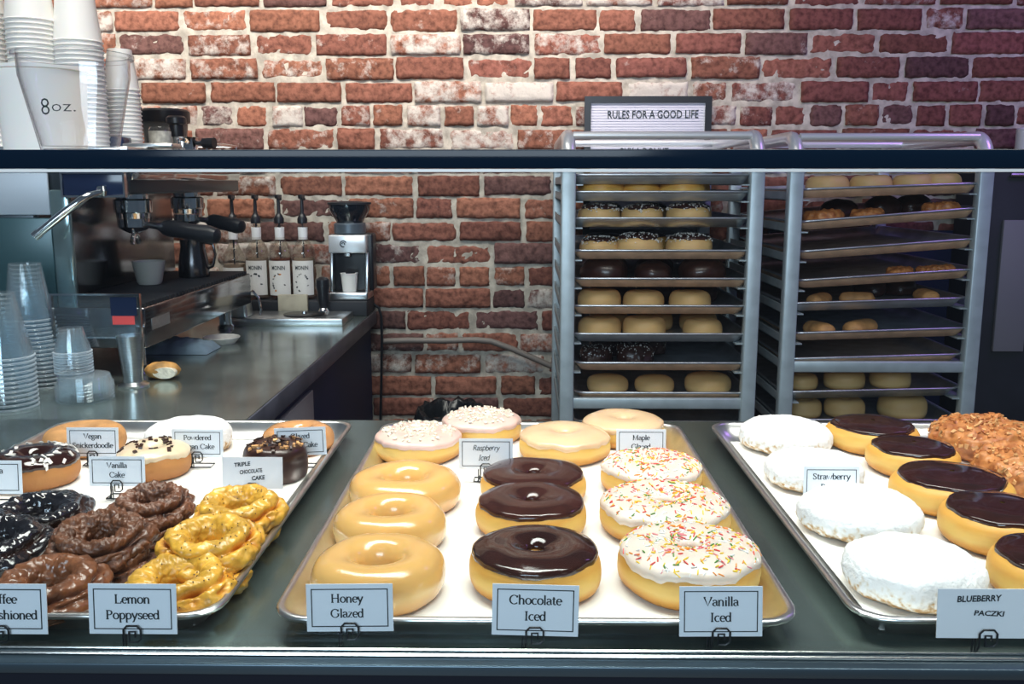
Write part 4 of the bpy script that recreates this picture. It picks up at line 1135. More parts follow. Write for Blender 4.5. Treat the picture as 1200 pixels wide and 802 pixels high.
# conduit, cable, bin bag
pts = [on_y(x, y, 3.015) for x, y in ((449, 400), (480, 399), (520, 399.5), (556, 398.5), (575, 400), (600, 409), (625, 420), (650, 431), (668, 437))]
tag(MB().tube(pts, .010, 10).build('conduit', M_cord), 'grey conduit crossing the brick wall and bending down behind the left rack', 'conduit')
pts = [on_y(x, y, 3.0) for x, y in ((437, 356), (444, 361), (447, 372), (447.5, 400), (447, 440), (446, 486), (446, 530))]
tag(MB().tube(pts, .0045, 8).build('power_cable', M_black), 'thin black cable hanging down the wall at the counter end', 'cable')
c0 = on_y(530, 500, 2.7); rb = .11; zr = on_y(530, 478, 2.7).z
bn = thing('waste_bin', 'black waste bin with crumpled liner standing by the brick wall', 'bin', (c0.x, 2.7, 0))
MB().lathe([(0, 0), (rb * .8, 0), (rb * .95, zr - .06), (rb * .9, zr - .06), (rb * .75, .01), (0, .01)], 28, c=(c0.x, 2.7, 0)).build('bucket', M_black, bn)
mb = MB(); n = 64; lo = []
for k, (rr, zz, am) in enumerate([(rb * .97, zr - .16, .006), (rb * 1.02, zr - .08, .010), (rb * 1.05, zr - .03, .014), (rb * .98, zr, .018), (rb * .86, zr - .006, .014), (rb * .80, zr - .08, .008)]):
    L = []
    for j in range(n):
        t = 2 * pi * j / n; w_ = am * noise.noise(Vector((cos(t) * 5, sin(t) * 5, k * .5 + 2)))
        L.append(Vector((c0.x + (rr + w_) * cos(t), 2.7 + (rr + w_) * sin(t), zz + 1.2 * am * noise.noise(Vector((cos(t) * 4, sin(t) * 4, k * .4 + 7))))))
    lo.append(L)
mb.loops(lo, cap0=False, cap1=False); mb.build('liner', M_bag, bn, sharp=0)

# ------------------------------------------------------------------ coffee counter on the left
cxr = on_z(440, 364, COUNTER).x
CY0, CY1 = 1.505, 3.02
cn = thing('coffee_counter', 'long steel-topped coffee counter with navy front along the left side', 'counter', ((-1.9 + cxr) / 2, 2.2, 0))
MB().box((-1.95, CY0, COUNTER - .045), (cxr, CY1, COUNTER - .002)).build('edge_board', M_counteredge, cn, bevel=.002)
MB().box((-1.948, CY0 + .002, COUNTER - .002), (cxr - .002, CY1 - .002, COUNTER)).build('worktop', M_counter, cn)
MB().box((-1.93, CY0 + .01, 0), (cxr - .02, CY1 - .01, COUNTER - .045)).build('cabinet_front', M_navy, cn)
# grey flap beside the counter
a = on_z(363, 457, CAMZ - .48); b = on_z(325, 493, CAMZ - .48)
tag(MB().box((a.x - .004, b.y - .05, 0), (a.x + .008, a.y, CAMZ - .48)).build('low_gate', mat('gate_grey', (.26, .26, .28), .45, .1), bevel=.002), 'low grey swing gate panel beside the navy counter front', 'gate')

# ------------------------------------------------------------------ espresso machine
MY0, MY1 = 1.93, 2.68
bx0, bx1, fx = -1.42, -1.02, -.80
TZ = CAMZ + .075; OZ = CAMZ - .023; DT = CAMZ - .25; DB = CAMZ - .345
em = thing('espresso_machine', 'two-group espresso machine with black-handled portafilters on the coffee counter', 'espresso machine', ((bx0 + fx) / 2, (MY0 + MY1) / 2, COUNTER))
body = MB().box((bx0, MY0, DB), (bx1, MY1, TZ - .01)).build('body', M_machine, em, bevel=.006)
z1, z0 = on_y(30, 203, MY0).z, on_y(30, 252, MY0).z
MB().box((bx0 + .01, MY0 - .006, z0), (on_y(58, 220, MY0).x, MY0 - .0005, z1)).build('grey_side_panel', M_machlight, em, bevel=.002)
MB().box((bx0 + .01, MY0 - .005, DB + .01), (on_y(58, 220, MY0).x, MY0 - .0005, z0 - .006)).build('teal_side_panel', M_teal, em, bevel=.002)
MB().box((on_y(59, 220, MY0).x, MY0 - .01, DT - .01), (on_y(82, 220, MY0).x, MY0 + .004, OZ + .01)).build('side_strip', M_pillar, em, bevel=.004)
MB().box((bx1, MY0 + .006, DT + .002), (bx1 + .006, MY1 - .01, OZ)).build('backsplash', M_mirror, em)
MB().box((bx1 - .02, MY0 + .004, OZ), (fx - .02, MY1, TZ - .012)).build('group_housing', M_machine, em, bevel=.006)
MB().box((bx0, MY0 - .002, TZ - .012), (fx - .015, MY1 + .002, TZ)).build('cup_tray', M_steel, em, bevel=.003)
q = MB(); zr_ = TZ + .028
q.tube([(fx - .022, MY0 + .3, zr_), (fx - .022, MY1 - .005, zr_), (bx0 + .02, MY1 - .005, zr_)], .004, 8)
for y in (MY0 + .3, MY0 + .5, MY1 - .005): q.tube([(fx - .022, y, TZ), (fx - .022, y, zr_)], .003, 6)
q.build('cup_rail', M_chrome, em)
# display box on the near end
a = on_y(81, 229, MY0); b = on_y(149, 204, MY0)
db = MB().box((a.x, MY0 - .022, a.z), (b.x, MY0 + .004, b.z)).build('display', M_screen, em, bevel=.002)
q = MB(); g = .004; y = MY0 - .026
for (u0, v0, u1, v1) in ((a.x - g, a.z - g, b.x + g, a.z), (a.x - g, b.z, b.x + g, b.z + g), (a.x - g, a.z, a.x, b.z), (b.x, a.z, b.x + g, b.z)): q.box((u0, y, v0), (u1, y + .012, v1))
q.build('display_frame', M_chrome, db)
# front strip with chrome line
MB().box((fx - .021, MY0 + .01, OZ + .03), (fx - .014, MY1 - .01, OZ + .06)).build('front_trim', M_chrome, em, bevel=.002)
# drip tray
dt = MB().box((bx1, MY0 - .01, DB), (fx, MY1, DT - .008)).build('drip_tray', M_mirror, em, bevel=.004)
q = MB(); y = MY0
while y < MY1 - .015:
    q.box((bx1 + .005, y, DT - .008), (fx - .005, y + .012, DT)); y += .02
q.build('drip_grate', M_blackm, dt)
q = MB(); q.box((fx + .0005, MY0 + .02, DB + .035), (fx + .002, MY0 + .12, DB + .06)); q.build('badge', M_steel, dt)
for y in (MY0 + .08, MY1 - .06):
    for x in (fx - .06, bx0 + .06):
        MB().lathe([(0, 0), (.022, 0), (.024, .006), (.018, .012), (.018, DB - COUNTER), (0, DB - COUNTER)], 20, c=(x, y, COUNTER)).build('foot', M_chrome, em)
GX = -.885
for gy, e_px, e_py, s_px in ((2.10, 262, 281, 188), (2.44, 290, 270, 215)):
    MB().lathe([(0, 0), (.036, 0), (.037, .012), (.041, .014), (.042, .040), (.034, .044), (.034, .085), (0, .085)], 28, c=(GX, gy, OZ - .055)).build('group_head', M_chrome, em)
    pf = MB().lathe([(0, 0), (.012, .0), (.028, .008), (.035, .014), (.0355, .032), (0, .032)], 28, c=(GX, gy, OZ - .088)).build('portafilter', M_chrome, em)
    sp = MB()
    for s in (-1, 1): sp.tube([(GX, gy, OZ - .088), (GX, gy + s * .012, OZ - .098), (GX, gy + s * .018, OZ - .112)], .0055, 8)
    sp.build('spout', M_chrome, pf)
    st = Vector((GX + .034, gy, OZ - .070)); en = on_y(e_px - 5, e_py - 4, gy - .05); d = (en - st)
    hn = MB(); ts = [0, .10, .16, .22, .30, .6, .85, .97, 1.0]; rs = [.007, .007, .009, .016, .0195, .018, .0205, .016, .005]
    hn.tube([st + d * t for t in ts], .01, 16, radii=rs); hn.build('handle', M_black, pf)
# steam wand
q = MB(); pts = [on_y(118, 225, MY0 - .03), on_y(104, 229, MY0 - .05), on_y(96, 234, MY0 - .06), on_y(72, 252, MY0 - .07), on_y(46, 273, MY0 - .08)]
q.tube(pts, .007, 12, radii=[.006, .007, .0085, .0085, .0085]); q.tube([pts[-1], pts[-1] + (pts[-1] - pts[-2]).normalized() * .012], .010, 12)
q.build('steam_wand', M_chrome, em)
MB().lathe([(0, -.014), (.010, -.010), (.014, 0), (.010, .010), (0, .014)], 16, c=on_y(120, 224, MY0 - .022)).build('wand_joint', M_chrome, em)

# pitchers on the drip tray


def pitcher(label, x, y, z, r, h, m):
    t = thing('milk_pitcher', label, 'pitcher', (x, y, z))
    MB().lathe([(0, 0), (r, 0), (r * 1.02, .006), (r * .98, h * .4), (r * .80, h * .8), (r * .84, h), (r * .81, h), (r * .77, h * .8), (r * .92, h * .4), (r * .95, .008), (0, .006)], 28, c=(x, y, z)).build('jug', m, t)
    hp = [(x + r * .8, y, z + h * .92), (x + r * 1.35, y, z + h * .88), (x + r * 1.5, y, z + h * .6), (x + r * 1.3, y, z + h * .28), (x + r * .95, y, z + h * .22)]
    MB().tube(hp, .0035, 8).build('handle', m, t)


pitcher('dark steel milk pitcher on the drip tray under the far group', -.895, 2.49, DT + .001, .040, .10, mat('dark_steel', (.16, .16, .17), .2, 1))
x_, y_ = -.94, 2.30
tag(MB().lathe([(0, 0), (.026, 0), (.030, .006), (.040, .058), (.0375, .058), (.028, .008), (0, .006)], 28, c=(x_, y_, DT + .001)).build('coffee_cup', mat('grey_cup', (.50, .50, .46), .4)), 'small pale cup on the drip tray under the near portafilter', 'cup')


# ------------------------------------------------------------------ cups
def cup_prof(rb, rt, h, rim=.0022, t=.0008):
    """open cup standing mouth down: rim at z=0, base at z=h"""
    return [(rt - t, 0.0025), (rt + rim * .4, 0), (rt + rim, .0012), (rt + rim, .0028), (rt, .004), (rb, h), (rb - .003, h), (rb - .0035, h - .004), (0, h - .004)]


def cup_stack(name, label_fn, x, y, z, n, pitch, rb, rt, h, m, grp, lean=(0, 0), cat='cup'):
    proto = None
    for i in range(n):                       # bottom to top
        if proto is None:
            pr = cup_prof(rb, rt, h); clear = name == 'clear_cup'; mb = MB().lathe(pr[:5], 32, mi=1 if clear else 0).lathe(pr[4:], 32); proto = o = mb.build(name, [m, M_cliprim] if clear else m, None, org=(0, 0, 0), sharp=50)
        else:
            o = proto.copy(); COL.objects.link(o)
        o.location = (x + lean[0] * i, y + lean[1] * i, z + i * pitch); o.rotation_euler = (0, 0, i * .7)
        tag(o, label_fn(i, n), cat, grp)


NUM = ORD + ['thirteenth', 'fourteenth', 'fifteenth', 'sixteenth', 'seventeenth', 'eighteenth', 'nineteenth', 'twentieth', 'twenty-first', 'twenty-second', 'twenty-third', 'twenty-fourth', 'twenty-fifth', 'twenty-sixth', 'twenty-seventh', 'twenty-eighth']


def lab(what, where):
    return lambda i, n: ('topmost %s of %s' if i == n - 1 else ('lowest %s of %s' if i == 0 else NUM[n - 1 - i] + ' %s from the top of %s')) % (what, where)


zt_ = TZ + .001


def px_x(px, Y): return on_y(px, 150, Y).x


# stacks on the machine's cup tray (photo: rims of 55, 55 and 38 px)
cup_stack('paper_cup', lab('white paper cup', 'the left-edge stack on the espresso machine'), px_x(-8, 2.02), 2.02, zt_, 27, .0105, .030, .0455, .10, M_papercup, 'paper cups on the machine')
cup_stack('paper_cup', lab('white paper cup', 'the second stack on the espresso machine'), px_x(46, 2.00), 2.00, zt_, 27, .0098, .036, .0490, .115, M_papercup, 'paper cups on the machine')
cup_stack('paper_cup', lab('white paper cup', 'the tall stack third from the left'), px_x(99, 2.02), 2.02, zt_, 23, .0098, .036, .0480, .115, M_papercup, 'paper cups on the machine')
cup_stack('paper_cup', lab('small cream paper cup', 'the short stack nearest the bricks'), px_x(146, 2.12), 2.12, zt_, 15, .0090, .0255, .0370, .090, M_papercup, 'paper cups on the machine')

# clear measuring cup and paper cup standing on the case's glass top
CT = TOPZ + .0128
yc = .765; xc = on_y(90, 120, yc).x; H_ = on_y(90, 64, yc).z - CT; sc_ = proj((xc, yc, CT + .05))[2] / F
rt_, rb_ = 64 * sc_, 42 * sc_
mc = thing('clear_cup', 'clear plastic cup marked 8 oz standing on the case glass top', 'cup', (xc, yc, CT))
MB().lathe([(0, .004), (rb_ - .002, .004), (rb_ - .001, 0), (rb_, 0), (rb_ * 1.02, .004), (rt_ - .003, H_ * .75), (rt_ - .0025, H_ * .77), (rt_ - .002, H_ - .004), (rt_ + .0012, H_ - .003), (rt_ + .0014, H_), (rt_ - .0025, H_), (rt_ - .0035, H_ * .76), (rb_ - .0005, .006), (0, .0055)], 48, c=(xc, yc, CT)).build('cup', M_clearcup1, mc)
q = MB(); a = on_y(45, 134, yc); b = on_y(80, 134, yc)
yl = yc - .040; a = on_y(45, 134, yl)
font_mesh(q, '8', on_y(50, 133, yl).x - xc, a.z - CT, on_y(50, 114, yl).z - a.z, 0, None, .1, -.01)
font_mesh(q, 'oz.', on_y(71, 130, yl).x - xc, on_y(70, 130, yl).z - CT, .0085, 0, .017, .1, -.01)
for v in q.v:
    r_ = rb_ + (rt_ - rb_) * v.z / H_ + .0009; r_ = max(r_, abs(v.x) + 1e-4)
    v[:] = (xc + v.x, yc - math.sqrt(r_ * r_ - v.x * v.x), CT + v.z)
q.build('lettering', M_ink, mc, smooth=False)
yp = .90; xp = on_y(50, 120, yp).x
tag(MB().lathe([(0, .006), (.034, .006), (.0345, 0), (.036, 0), (.0405, on_y(50, 80, yp).z - CT - .004), (.0425, on_y(50, 80, yp).z - CT - .003), (.0425, on_y(50, 80, yp).z - CT), (.039, on_y(50, 80, yp).z - CT), (.0335, .009), (0, .009)], 36, c=(xp, yp, CT)).build('paper_cup', M_papercup),
    'upright white paper cup on the case glass top behind the 8 oz cup', 'cup')

# clear cups, mouth down, on the counter
cup_stack('clear_cup', lab('clear plastic cup', 'the tall stack at left picture edge'), on_z(8, 478, COUNTER).x, 1.665, COUNTER + .0005, 12, .0085, .026, .050, .12, M_clearcup, 'clear cups on the counter')
s2 = on_z(86, 475, COUNTER)
ld = None
for i in range(6):
    if ld is None:
        ld = o = MB().lathe([(.048, .0), (.0525, .0), (.0530, .0025), (.0500, .004), (.046, .017), (.030, .020), (0, .020), (0, .0192), (.0295, .0192), (.0452, .0162), (.048, .004)], 36).build('dome_cover', [M_clearcup], None, org=(0, 0, 0), sharp=50)
    else:
        o = ld.copy(); COL.objects.link(o)
    o.location = (s2.x, s2.y + .05, COUNTER + .0005 + i * .0062); tag(o, lab('clear plastic cover', 'the cover pile under the small cups')(i, 6), 'cup cover', 'clear covers on the counter')
cup_stack('clear_cup', lab('small clear cup', 'the stack on the cover pile'), s2.x - .018, s2.y + .05, COUNTER + .0005 + 5 * .0062 + .0215, 8, .0055, .021, .033, .048, M_clearcup, 'clear cups on the counter')
cup_stack('clear_cup', lab('clear plastic cup', 'the stack before the grey machine panel'), on_y(46, 380, 1.85).x, 1.85, COUNTER + .0005, 17, .0085, .030, .046, .115, M_clearcup, 'clear cups on the counter', lean=(-.0012, 0))

# sign stand: tapered steel foot carrying a clear framed panel
p = on_z(152, 455, COUNTER); Ys = p.y + .02
ss = thing('sign_stand', 'clear framed sign panel with red strip on a tapered steel foot', 'sign stand', (p.x, Ys, COUNTER))
hz = on_y(150, 393, Ys).z - COUNTER
MB().lathe([(0, 0), (.030, 0), (.031, .004), (.020, .010), (.019, .02), (.027, hz - .004), (.027, hz), (0, hz)], 28, c=(p.x, Ys, COUNTER)).build('foot', M_steel, ss)
a = on_y(66, 394, Ys); b = on_y(163, 346, Ys)
MB().box((a.x, Ys - .006, a.z), (b.x, Ys - .003, b.z)).build('clear_panel', M_acryl, ss)
q = MB(); g = .0035
for (u0, v0, u1, v1) in ((a.x - g, a.z - g, b.x + g, a.z), (a.x - g, b.z, b.x + g, b.z + g), (a.x - g, a.z, a.x, b.z), (b.x, a.z, b.x + g, b.z)): q.box((u0, Ys - .009, v0), (u1, Ys, v1))
q.build('frame', M_chrome, ss)
a2 = on_y(134, 380, Ys); b2 = on_y(159, 370, Ys); c2 = on_y(132, 370, Ys); d2 = on_y(161, 348, Ys)
MB().box((a2.x, Ys - .0075, a2.z), (b2.x, Ys - .0062, b2.z)).build('red_strip', M_red, ss)
MB().box((c2.x, Ys - .0075, c2.z + .0004), (d2.x, Ys - .0062, d2.z)).build('navy_strip', M_screen, ss)

# cloth with plate, bread
p = on_z(206, 414, COUNTER)
mb = MB(); nx, ny = 26, 14; vs = []; fs = []
for j in range(ny + 1):
    for i in range(nx + 1):
        u, v = i / nx * 2 - 1, j / ny * 2 - 1
        e = max(0, 1 - abs(u) ** 3) * max(0, 1 - abs(v) ** 3)
        vs.append(Vector((p.x + u * .085, p.y + .03 + v * .055, COUNTER + .001 + e ** .6 * (.028 + .014 * noise.noise(Vector((u * 3, v * 3, 5))) + .008 * noise.noise(Vector((u * 9, v * 5, 2)))))))
for j in range(ny):
    for i in range(nx): k = j * (nx + 1) + i; fs.append((k, k + 1, k + nx + 2, k + nx + 1))
mb.add(vs, fs); fb = [tuple(reversed([j * (nx + 1) + (0 if c == 0 else nx) for j in (0, ny) for c in (0, 1)]))]
tag(mb.build('folded_cloth', M_cloth, sharp=0), 'crumpled blue-grey cloth on the counter in front of the machine', 'cloth')
p2 = on_z(257, 404, COUNTER)
tag(MB().lathe([(0, .004), (.025, .004), (.03, 0), (.034, 0), (.047, .016), (.046, .018), (.030, .007), (0, .007)], 32, c=(p2.x, p2.y + .02, COUNTER)).build('small_plate', M_plate), 'small pale plate on the counter at the cloth end', 'plate')
p3 = on_z(186, 447, COUNTER)
bt = thing('bread_half', 'cut bread half with golden crust on the counter by the steel foot', 'bread', (p3.x, p3.y + .025, COUNTER))
mb = MB(); n = 20; lo = []
for k in range(15):
    u = k / 14 * 2 - 1; s_ = math.sqrt(max(.02, 1 - u * u)); L = []
    for j in range(n):
        t = 2 * pi * j / n; L.append(Vector((p3.x + u * .036, p3.y + .025 + .020 * s_ * cos(t) + .006 * u, COUNTER + .019 + max(-.019, .019 * s_ * sin(t)) + .0025 * noise.noise(Vector((u * 4, t, 3))))))
    lo.append(L)
mb.loops(lo); mb.build('crust', M_bread, bt, sharp=0)
mb = MB(); vs = [Vector((p3.x + .010 + .024 * cos(2 * pi * j / 18), p3.y + .0048, COUNTER + .016 + .012 * sin(2 * pi * j / 18))) for j in range(18)]
vs2 = [v + Vector((0, .014, 0)) for v in vs]; mb.loops([vs, vs2]); mb.build('cut_face', M_crumbin, bt)

# ------------------------------------------------------------------ rinser plate, riser, bottles, grinder
a = on_z(268, 382, COUNTER); Yr = a.y; b = on_y(403, 378, Yr + .02); rz = COUNTER + .021
rp_ = thing('rinser_plate', 'flat steel pitcher rinser plate on the far end of the counter', 'rinser', ((a.x + b.x) / 2, Yr + .09, COUNTER))
MB().box((a.x, Yr, COUNTER), (b.x, Yr + .17, rz)).build('plate', M_steel, rp_, bevel=.002)
cx_ = on_y(357, 370, Yr + .09).x
MB().lathe([(0, .002), (.030, .002), (.056, .0005), (.060, .001), (.062, .003), (.0, .0025)][:5] + [(.060, .004), (0, .0045)], 36, c=(cx_, Yr + .088, rz - .0005)).build('rinser_disc', mat('rinser_dark', (.05, .05, .05), .3, .8), rp_)
MB().lathe([(0, 0), (.008, 0), (.007, .006), (0, .009)], 16, c=(cx_, Yr + .088, rz + .0035)).build('nozzle', M_chrome, rp_)
# small steel tap block left of the plate
x0 = on_y(270, 372, Yr + .03).x; x1 = on_y(289, 372, Yr + .03).x; zk = on_y(280, 345, Yr + .03).z
tb = thing('steel_jug', 'small steel block jug standing on the left end of the rinser plate', 'jug', ((x0 + x1) / 2, Yr + .05, rz))
mb = MB(); mb.loops([rrect(x0, Yr + .015, x1 + .006, Yr + .085, .008, rz + .0005), rrect(x0 + .006, Yr + .02, x1, Yr + .08, .008, zk), ]); mb.build('jug_body', M_steel, tb, bevel=.002)
hp = [(x1 - .004, Yr + .05, zk - .002), (x1 + .016, Yr + .05, zk + .006), (x1 + .032, Yr + .05, zk - .012), (x1 + .038, Yr + .05, rz + .020), (x1 + .036, Yr + .05, rz + .004)]
MB().tube(hp, .004, 8).build('handle', M_chrome, tb)

RZ = CAMZ - .363
a = on_y(292, 357, 2.86); b = on_y(437, 357, 2.86)
tag(MB().box((a.x, 2.86, COUNTER + .0003), (cxr - .004, 3.005, RZ)).build('riser_shelf', M_blackm, bevel=.003), 'low dark riser shelf under the bottles and grinder at counter end', 'shelf')
a = on_y(326, 358, 2.845); b = on_y(360, 346, 2.845)
tag(MB().box((a.x, 2.842, COUNTER + .0005), (b.x, 2.858, b.z + .001)).build('wood_block', M_wood, bevel=.002), 'small pale block in front of the middle syrup bottles', 'block')


def bottle(cpx, Y, label, syrup, zb, deco, lw=.032):
    c = on_y(cpx, 330, Y); x = c.x
    t = thing('syrup_bottle', label, 'syrup bottle', (x, Y, zb), 'syrup bottles with pumps'); r = .0365
    H_ = on_y(cpx, 262, Y).z - zb
    hb = H_ * .60
    MB().lathe([(0, .003), (r - .004, .0), (r, .005), (r, hb), (r * .93, hb + .016), (r * .55, hb + .038), (.0135, hb + .055), (.0125, H_ - .012), (.0145, H_ - .010), (.0145, H_), (.0105, H_), (.0105, hb + .054), (r * .5, hb + .036), (r * .86, hb + .014), (r - .003, hb - .002), (r - .003, .006), (0, .006)], 32, c=(x, Y, zb)).build('glass', M_bottle, t)
    MB().lathe([(0, .0065), (r - .0035, .0065), (r - .0035, hb * .92), (0, hb * .92)], 28, c=(x, Y, zb)).build('syrup', syrup, t)
    # wrap label on the front third
    l0, l1 = hb * .10, hb * .86; an = R(62); mb = MB(); n = 16; vs = []
    for k in range(n + 1):
        t_ = -an + 2 * an * k / n
        for z in (l0, l1): vs.append(Vector((x + (r + .0006) * sin(t_), Y - (r + .0006) * cos(t_), zb + z)))
    mb.add(vs, [(2 * k, 2 * k + 2, 2 * k + 3, 2 * k + 1) for k in range(n)]); lo_ = mb.build('label', M_label, t)
    q = MB(); font_mesh(q, 'MONIN', 0, l0 + (l1 - l0) * .74, (l1 - l0) * .12, 0, .042, 0, .02)
    rng = random.Random(cpx)
    for k in range(12):                      # printed sprig round an oval
        an_ = rng.uniform(-.3, 4.4); ex, ez = .019 * cos(an_), l0 + (l1 - l0) * .36 + (l1 - l0) * .26 * sin(an_)
        s1, s2_ = rng.uniform(.002, .0045), rng.uniform(.0015, .003); ro = rng.uniform(0, 3)
        pts = [(ex + s1 * cos(t_) * cos(ro) - s2_ * sin(t_) * sin(ro), 0, ez + s1 * cos(t_) * sin(ro) + s2_ * sin(t_) * cos(ro)) for t_ in [2 * pi * m / 8 for m in range(8)]]
        q.add(pts, [tuple(range(8))], 1 if (deco == 'orange' and k % 4 == 0) else 0)
    for v in q.v:
        t_ = v.x / r; v[:] = (x + (r + .0011) * sin(t_), Y - (r + .0011) * cos(t_), zb + v.z)
    q.build('label_print', [M_ink, mat('print_orange', (.65, .22, .03), .6)], lo_, smooth=False)
    MB().lathe([(.0132, H_ - .05), (.0142, H_ - .05), (.0152, H_ - .014), (.0150, H_ - .012), (.0136, H_ - .012)], 24, c=(x, Y, zb)).build('neck_label', M_white, t)
    pm = MB().lathe([(0, 0), (.0155, 0), (.016, .014), (.010, .026), (.006, .032), (.005, .075), (.011, .078), (.011, .088), (0, .090)], 20, c=(x, Y, zb + H_ + .0005)).build('pump', M_black, t)
    MB().tube([(x, Y, zb + H_ + .083), (x + .01, Y - .02, zb + H_ + .085), (x + .016, Y - .034, zb + H_ + .076)], .0045, 8).build('pump_spout', M_black, pm)
    MB().tube([(x, Y, zb + .02), (x, Y, zb + H_ + .002)], .003, 6).build('dip_tube', M_black, pm)


zb = RZ + .0005
bottle(357, 2.93, 'syrup bottle nearest the grinder with white label and grey sprig', M_pale, zb, 'grey')
bottle(330, 2.925, 'syrup bottle with amber syrup and an orange fruit on its label', M_amber, zb, 'orange')
bottle(303, 2.93, 'syrup bottle third from the grinder with dark flower label', M_pale, zb, 'grey')
bottle(276, 2.94, 'syrup bottle fourth from the grinder, half behind the machine handles', M_pale, COUNTER + .0005 + .0, 'grey')

# tamper
p = on_y(391, 361, 2.835)
tp = thing('tamper', 'black-handled coffee tamper with chrome base left of the grinder', 'tamper', (p.x, 2.828, COUNTER))
MB().lathe([(0, 0), (.027, 0), (.029, .003), (.029, .012), (.018, .022), (.012, .03), (0, .03)], 28, c=(p.x - .03, 2.828, COUNTER + .0003)).build('base', M_chrome, tp)
MB().lathe([(0, .03), (.012, .03), (.016, .05), (.018, .08), (.022, .10), (.020, .118), (.010, .126), (0, .127)], 24, c=(p.x - .03, 2.828, COUNTER + .0003)).build('handle', M_black, tp)

# grinder
Yg = 2.875; a = on_y(386, 357, Yg); b = on_y(429, 275, Yg); gx0, gx1 = a.x, b.x; gz = RZ + .001
g = thing('coffee_grinder', 'silver-fronted coffee grinder with dark bean hopper at counter end', 'coffee grinder', ((gx0 + gx1) / 2, Yg + .06, gz)); gc = (gx0 + gx1) / 2
z275, z297, z343 = on_y(400, 275, Yg).z, on_y(400, 297, Yg).z, on_y(400, 343, Yg).z
MB().box((gx0 + .004, Yg + .05, z343), (gx1 + .012, Yg + .12, z275)).build('body', M_black, g, bevel=.006)
MB().box((gx0, Yg, gz), (gx1, Yg + .12, z343)).build('base', M_steel, g, bevel=.004)
fp = MB().box((gx0 + .002, Yg + .004, z297), (gx1 - .002, Yg + .06, z275 - .002)).build('front_panel', mat('grinder_silver', (.72, .74, .77), .3, .5), g, bevel=.004)
lz_ = (z275 + z297) / 2; q = MB(); pts = [(gc - .010 + .012 * cos(t_) * (1 if k % 2 else .55), Yg + .0034, lz_ + .012 * sin(t_)) for k, t_ in enumerate([2 * pi * m / 14 for m in range(14)])]
q.tube([(gc - .012 + .0095 * cos(2 * pi * m / 14 * .8 + .4), Yg + .0034, lz_ + .0095 * sin(2 * pi * m / 14 * .8 + .4)) for m in range(14)], .0018, 6)
q.tube([(gc - .012 + .0045 * cos(-.6 + 2 * pi * m / 14 * .6), Yg + .0034, lz_ - .001 + .0045 * sin(-.6 + 2 * pi * m / 14 * .6)) for m in range(14)], .0016, 6)
q.build('logo', M_ink, fp)
for s, xx in ((-1, gx0), (1, gx1 - .010)):
    mb = MB(); mb.add([(xx, Yg + .012, z343), (xx + .010, Yg + .012, z343), (xx + .010, Yg + .05, z343), (xx, Yg + .05, z343), (xx, Yg + .034, z297), (xx + .010, Yg + .034, z297), (xx + .010, Yg + .05, z297), (xx, Yg + .05, z297)],
                      [(0, 3, 2, 1), (4, 5, 6, 7), (0, 1, 5, 4), (1, 2, 6, 5), (2, 3, 7, 6), (3, 0, 4, 7)]); mb.build('side_bracket', M_steel, g, bevel=.002)
MB().box((gc - .016, Yg + .03, z297 - .012), (gc + .004, Yg + .052, z297)).build('chute', M_steel, g, bevel=.002)
zh0, zh1 = z275, on_y(400, 262, Yg).z; zt2 = on_y(400, 240, Yg).z
MB().lathe([(0, 0), (.045, 0), (.050, .004), (.050, zh1 - zh0 - .004), (.046, zh1 - zh0), (0, zh1 - zh0)], 32, c=(gc, Yg + .06, zh0)).build('collar', mat('grinder_collar', (.16, .20, .24), .3, .6), g)
hp_ = MB().lathe([(0, 0), (.040, 0), (.048, (zt2 - zh1) * .25), (.064, (zt2 - zh1) * .7), (.066, zt2 - zh1), (0, zt2 - zh1)], 32, c=(gc, Yg + .06, zh1)).build('hopper', mat('smoked_hopper', (.012, .016, .024), .08, 0, coat=.5), g)
MB().lathe([(0, 0), (.068, 0), (.068, .006), (.02, .010), (0, .010)], 32, c=(gc, Yg + .06, zt2)).build('lid', M_blackm, hp_)
for s in (gx0 + .015, gx1 - .015): pass
ch = on_y(408, 320, Yg + .03).z - (z343 + .0005)
tag(MB().lathe([(0, .004), (.020, .004), (.0205, 0), (.0215, 0), (.0265, ch - .003), (.028, ch - .002), (.028, ch), (.0255, ch), (.020, .006), (0, .006)], 28, c=(gc - .001, Yg + .030, z343 + .0005)).build('paper_cup', M_papercup), 'white paper cup on the base of the silver coffee grinder', 'cup')

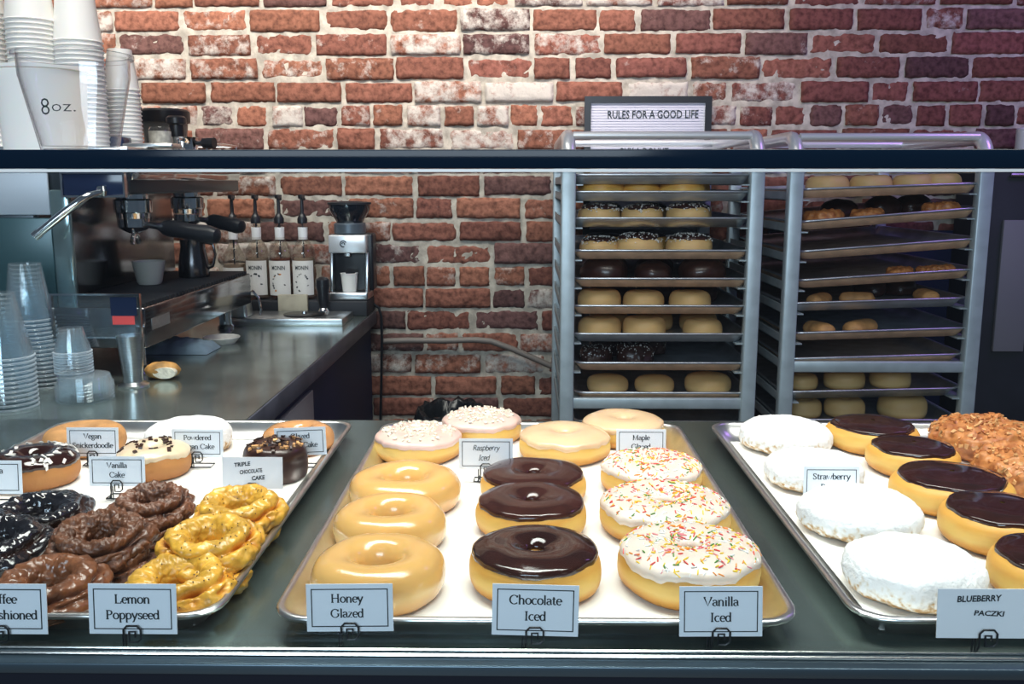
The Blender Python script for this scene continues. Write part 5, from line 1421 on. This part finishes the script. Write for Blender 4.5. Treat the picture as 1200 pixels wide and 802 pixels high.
# ------------------------------------------------------------------ small things on the machine's cup tray
Yt = 2.30
a = on_y(166, 178, Yt); x0 = on_y(165, 150, 2.50).x; x1 = on_y(222, 150, 2.50).x
zl, zh = zt_, on_y(190, 128, 2.50).z
bh = thing('bean_hopper', 'black lidded bean canister on the machine beside the small cups', 'canister', ((x0 + x1) / 2, 2.50, zt_))
rr = (x1 - x0) / 2
MB().lathe([(0, 0), (rr * .74, 0), (rr * .78, .004), (rr * .90, zh - zl - .035), (0, zh - zl - .035)], 36, c=((x0 + x1) / 2, 2.50, zt_)).build('bin', mat('smoked_plastic', (.10, .10, .095), .2), bh)
MB().lathe([(0, 0), (rr * .98, 0), (rr, .004), (rr, .028), (rr * .9, .034), (0, .034)], 36, c=((x0 + x1) / 2, 2.50, zt_ + zh - zl - .035)).build('lid', M_black, bh)
p = on_y(207, 150, 2.32); zh = on_y(207, 136, 2.32).z - zt_
tag(MB().lathe([(0, 0), (.017, 0), (.018, .003), (.018, zh - .022), (.024, zh - .018), (.024, zh - .005), (.018, zh), (0, zh)], 28, c=(p.x, 2.32, zt_)).build('black_tamper', M_black), 'black flared cylinder standing before the lidded canister', 'canister')
p = on_y(187, 150, 2.26); zh = on_y(187, 149, 2.26).z - zt_
jr = thing('note_jar', 'small jar wrapped in a paper note on the machine top', 'jar', (p.x, 2.26, zt_))
MB().lathe([(0, 0), (.024, 0), (.025, .003), (.025, zh - .006), (.022, zh), (0, zh)], 28, c=(p.x, 2.26, zt_)).build('glass', M_clearcup1, jr)
MB().lathe([(.0252, .003), (.0258, .003), (.0258, zh - .010), (.0252, zh - .010), (.0252, .003)], 28, c=(p.x, 2.26, zt_)).build('note', M_note, jr)
p = on_y(217, 170, 2.30); zh = on_y(217, 161, 2.30).z - zt_
pf = thing('spare_portafilter', 'spare portafilter basket with short black handle on the machine top', 'portafilter', (p.x, 2.30, zt_))
MB().lathe([(0, 0), (.026, 0), (.030, .004), (.030, zh - .004), (.032, zh), (.028, zh), (.027, .006), (0, .006)], 28, c=(p.x, 2.30, zt_)).build('basket', M_chrome, pf)
MB().tube([(p.x + .030, 2.30, zt_ + zh * .6), (p.x + .042, 2.298, zt_ + zh * .6), (p.x + .046, 2.297, zt_ + zh * .6), (p.x + .075, 2.29, zt_ + zh * .6)], .01, 12, radii=[.005, .005, .012, .013]).build('handle', M_black, pf)
a = on_y(150, 172, 2.06); zz = zt_
sl = thing('steel_scoop', 'long flat steel scoop with navy handle lying on the machine top', 'scoop', (a.x + .06, 2.06, zt_))
mb = MB(); mb.box((a.x, 2.03, zz), (on_y(208, 172, 2.06).x, 2.09, zz + .010)); mb.build('blade', M_steel, sl, bevel=.003)
MB().box((on_y(134, 172, 2.06).x, 2.035, zz), (a.x - .0005, 2.085, zz + .024)).build('grip', M_screen, sl, bevel=.004)
